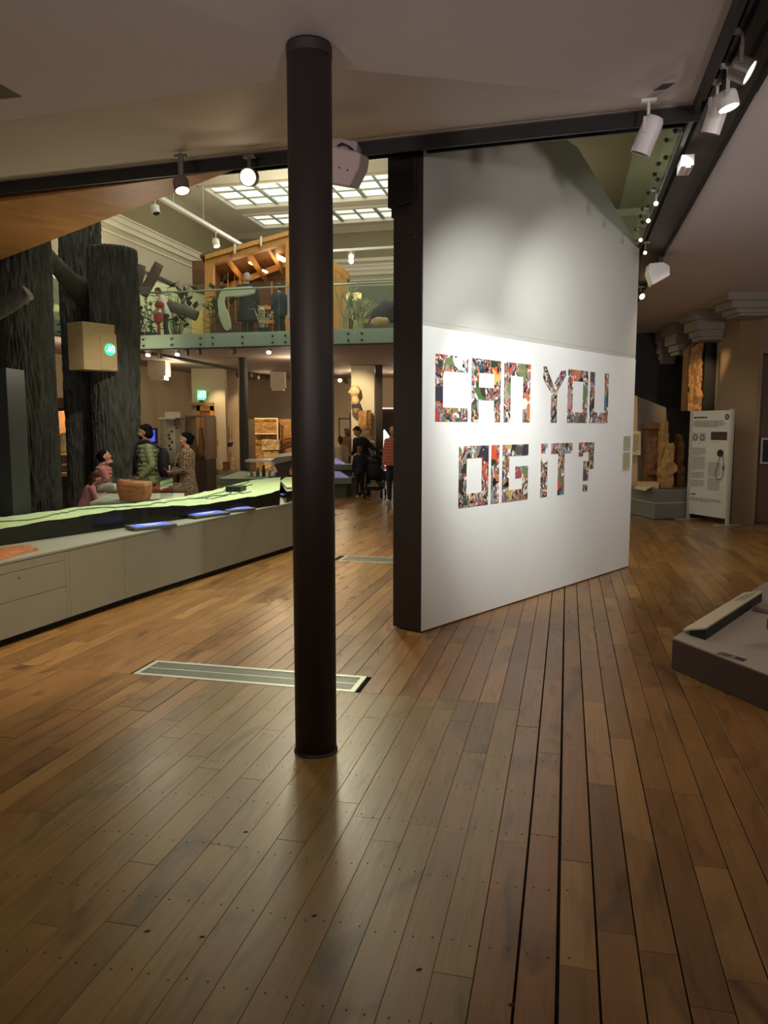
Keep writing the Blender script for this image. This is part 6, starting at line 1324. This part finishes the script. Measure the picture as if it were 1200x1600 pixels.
# man in the green jacket with his backpack
Y = 11.5
pm, wr, tp, hd, arms = person('bearded man in an olive puffer jacket and black scarf, hands in pockets', at(229, Y), 2.0, 1.69, hy=-.25, hands=((.20, .13, .95), (-.20, .13, .95)), hair=('short', M_hairb), top=('puffer', M_puff), skin=M_skin2, curl=.9)
mb = MB(); rr = [tp((.085*cos(k*pi/8), .02+.085*sin(k*pi/8), 1.475+.02*sin(k))) for k in range(17)]; mb.tube(rr, .035, 8); mb.tube([tp((.03, .105, 1.46)), tp((.05, .155, 1.25)), tp((.05, .165, 1.0))], [.04, .05, .045], 8); mb.tube([tp((-.03, .105, 1.46)), tp((-.03, .155, 1.25)), tp((-.03, .165, 1.05))], [.04, .05, .045], 8); mb.build('scarf', mat('black_knit', '08080a', .9), pm, local=True, smooth=True)
mb = MB(); mb.ball(hd((0, .05, -.07)), .045, 12, 8, (1.1, .9, .9)); mb.build('beard', M_hairb, pm, local=True, smooth=True)
bp = thing('backpack', 'black backpack on the back of the man in the puffer jacket', 'bag', wpt(pm, tp((0, -.25, .95))), 2.0)
o_ = tp((0, -.25, .95)); mb = MB(); mb.loft([((0,0,0), .13, .06, Matrix.Identity(3)), ((0,0,.1), .15, .09, Matrix.Identity(3)), ((0,0,.33), .14, .085, Matrix.Identity(3)), ((0,0,.43), .09, .05, Matrix.Identity(3))], 20); mb.build('pack', M_dark, bp, local=True, smooth=True)
mb = MB(); mb.box((0, -.09, .13), (.2, .05, .16)); mb.build('front_pocket', M_navy, bp, local=True, bevel=.02)
for q in (-1, 1): mb = MB(); mb.tube([(.1*q, .04, .42), (.11*q, .15, .49), (.12*q, .32, .46), (.13*q, .395, .34), (.15*q, .33, .2), (.13*q, .1, .08)], .016, 6); mb.build('strap', M_navy, bp, local=True)
# woman with the cup
pw, wr, tp, hd, arms = person('woman in a long leopard print coat holding a white cup, hair tied back', at(292, 11.6), 1.75, 1.58, hy=.05, hands=((.02, .27, 1.12), (-.07, .25, 1.08)), palm=((-.6, .0, .4), (.6, 0, .6)), hair=('bun', M_hairb), top=('coat', M_leo), curl=.9)
mb = MB(); mb.loft([(tp((0, .10, 1.1)), .05, .045, Matrix.Identity(3)), (tp((0, .10, 1.3)), .06, .045, Matrix.Identity(3)), (tp((0, .065, 1.43)), .04, .03, Matrix.Identity(3))], 12); mb.build('blue_top', mat('slate_blue', '3d4f6a', .8), pw, local=True, smooth=True)
c = wpt(pw, (Vector((.0, .31, 1.13))*(1.58/1.75))); mb = MB(); mb.lathe(c, [(.028, -.05), (.037, .05), (.041, .052), (.041, .06), (.034, .064)], 20); one(mb, 'paper_cup', mat('cup_white', 'dcdcd6', .5), 'white paper cup in the hands of the woman in the leopard coat', 'cup', c)
c = wpt(pw, (-.02, .12, .78)); mb = MB(); mb.loft([(c+Vector((0, -.12, -.14)), .10, .05, Matrix.Identity(3)), (c+Vector((0, -.12, -.05)), .13, .06, Matrix.Identity(3)), (c+Vector((0, -.12, .05)), .07, .03, Matrix.Identity(3))], 16); mb.tube([c+Vector((-.05, -.12, .04)), c+Vector((-.03, -.14, .3)), c+Vector((.02, -.1, .5))], .009, 6); one(mb, 'shoulder_bag', M_leo, 'leopard print bag hanging at the hip of the woman with the cup', 'bag', c, smooth=True)
# girl
pg, wr, tp, hd, arms = person('girl in a pink padded jacket with dark tied hair looking up', at(157, 10.9), -1.35, 1.33, hy=-.1, hp_=.35, lean=.08, hands=((.18, .32, .92), (-.2, .1, .85)), hair=('bun', M_hairb), top=('puffer', M_pink), bottom=('trousers', M_dark))
mb = MB(); mb.tube([hd((.085*cos(k*pi/6), -.01+.09*sin(k*pi/6), -.115)) for k in range(13)], .022, 8); mb.build('hood_collar', M_pink2, pg, local=True, smooth=True)
pc_, wr, tp, hd, arms = person('small fair haired child in pale pink bending forward beside the girl', at(125, 10.2), -1.1, 1.08, lean=.4, hands=((.10, .46, 1.24), (-.10, .46, 1.24)), hair=('long', M_hairbr), top=('jacket', M_pink2), bottom=('skirt', M_pink2), shoes=M_wshoe)
c = wpt(pc_, Vector((0, .56, 1.36))*(1.08/1.75)); mb = MB(); rock(mb, c, .085, (1.5, .9, .8), 3, 18, 12, .12); one(mb, 'fluffy_hat', mat('white_fluff', 'e8e4d8', .9, bump=.8, bscale=60), 'white fluffy hat held out by the small child in pink', 'hat', c, smooth=True)
# group by the stroller
ps, wr, tp, hd, arms = person('dark clad man stooping over a child with one hand on a stroller', at(571, 18.7), 2.35, 1.72, lean=.38, hy=.1, hp_=-.2, hands=((.1, .38, 1.02), (-.50, -.02, 1.13)), hair=('short', M_hairbr), top=('jacket', M_dark), bottom=('trousers', M_dark), det=1.5)
pk, wr, tp, hd, arms = person('auburn haired child in dark clothes and white shoes, seen from behind', at(562, 18.1), .3, 1.2, hair=('short', M_hairred), top=('jacket', M_navy), bottom=('trousers', M_dark), shoes=M_wshoe, det=1.5)
sx, sy = at(586, 18.15)[:2]; sr = thing('baby_stroller', 'black baby stroller standing beside the stooping man', 'stroller', (sx, sy, 0), -.15)
mb = MB()
for q in (-1, 1): mb.cap((.19*q, -.30, .12), .013, (.2*q, .10, .95), .013, 8); mb.cap((.19*q, .34, .12), .013, (.2*q, -.12, .80), .013, 8); mb.cap((.19*q, -.3, .28), .01, (.19*q, .34, .28), .01, 8)
mb.build('frame', M_beam, sr, local=True); mb = MB(); mb.tube([(-.2, -.02, .88), (-.2, -.14, .98), (.2, -.14, .98), (.2, -.02, .88)], .017, 8); mb.build('handlebar', M_black, sr, local=True)
mb = MB(); mb.loft([((0, .02, .42), .17, .18, Matrix.Identity(3)), ((0, .03, .55), .20, .22, Matrix.Identity(3)), ((0, 0, .78), .20, .18, Matrix.Identity(3)), ((0, .05, .93), .17, .15, Matrix.Identity(3))], 20); mb.build('seat_shell', M_dark, sr, local=True, smooth=True)
mb = MB(); mb.ball((0, .06, .86), .21, 20, 12, (1, 1.1, .7)); mb.build('hood', M_black, sr, local=True, smooth=True)
mb = MB(); mb.box((0, 0, .27), (.36, .5, .16)); mb.build('basket', M_navy, sr, local=True, bevel=.02); mb = MB(); mb.box((0, -.26, .30), (.26, .05, .05)); mb.ball((.02, -.27, .34), .05, 10, 6, (1.8, .6, .6)); mb.build('grey_blanket', mat('blanket', '8a8078', .9), sr, local=True)
for q in (-1, 1):
    for y_, r_ in ((-.3, .12), (.34, .09)):
        mb = MB(); mb.tube([(.2*q-.015, y_, r_), (.2*q+.015, y_, r_)], r_, 24); wh = mb.build('wheel', M_black, sr, local=True); mb = MB(); mb.tube([(.2*q-.02, y_, r_), (.2*q+.02, y_, r_)], r_*.5, 14); mb.build('wheel_hub', M_greymet, wh, local=True)
person('person in a rust pink jacket half hidden behind the partition post', at(615, 16.8), 2.6, 1.7, hair=('long', M_hairbr), top=('puffer', mat('rust_pink', 'b5614f', .7)), shoes=M_wshoe, det=1.5)
person('child in a cream jacket with a dark ponytail, seen from behind', at(531.5, 20.5), .1, 1.42, hair=('tail', M_hairbr), top=('jacket', mat('cream_jacket', 'd6bfa0', .7)), det=1.7)
person('dim figure in brown behind the thin dark frame', at(542, 23.8), .9, 1.62, hair=('long', M_hairbr), top=('jacket', mat('brown_cloth', '5a3b2a', .8)), det=1.8)
# on the gallery
person('stooping child in a white top on the upper gallery', at(266, 18.6, zG), 1.9, 1.22, lean=.35, hands=((.08, .36, .86), (-.1, .38, .92)), hair=('short', M_hairbr), top=('jacket', mat('white_cloth', 'd2cfc6', .8)), bottom=('trousers', M_jean), det=1.6)
c = Vector(at(254, 18.4, 4.2)); mb = MB(); rock(mb, c, .13, (.9, .6, 1), 2, 14, 10, .1); rock(mb, c+Vector((.03, 0, .3)), .11, (1, .6, .8), 5, 14, 10, .1); mb.box((c.x, c.y, (zG+4.1)/2), (.06, .06, 4.1-zG)); one(mb, 'red_exhibit', mat('red_felt', 'a31f28', .8), 'bright red exhibit in front of the stooping child on the gallery', 'exhibit', (c.x, c.y, zG), smooth=True)
person('tall grey haired person in a long black coat before the timber hut', at(391, 20.0, zG), .5, 1.82, hands=((.26, .05, .85), (-.33, .28, 1.05)), hair=('short', M_hairg), top=('coat', M_dark), bottom=('trousers', M_dark), det=1.6, fat=1.15)
person('shorter dark clad person beside the right hut post', at(440, 19.6, zG), .6, 1.5, hair=('short', M_hairbr), top=('jacket', M_navy), bottom=('trousers', M_dark), det=1.6)
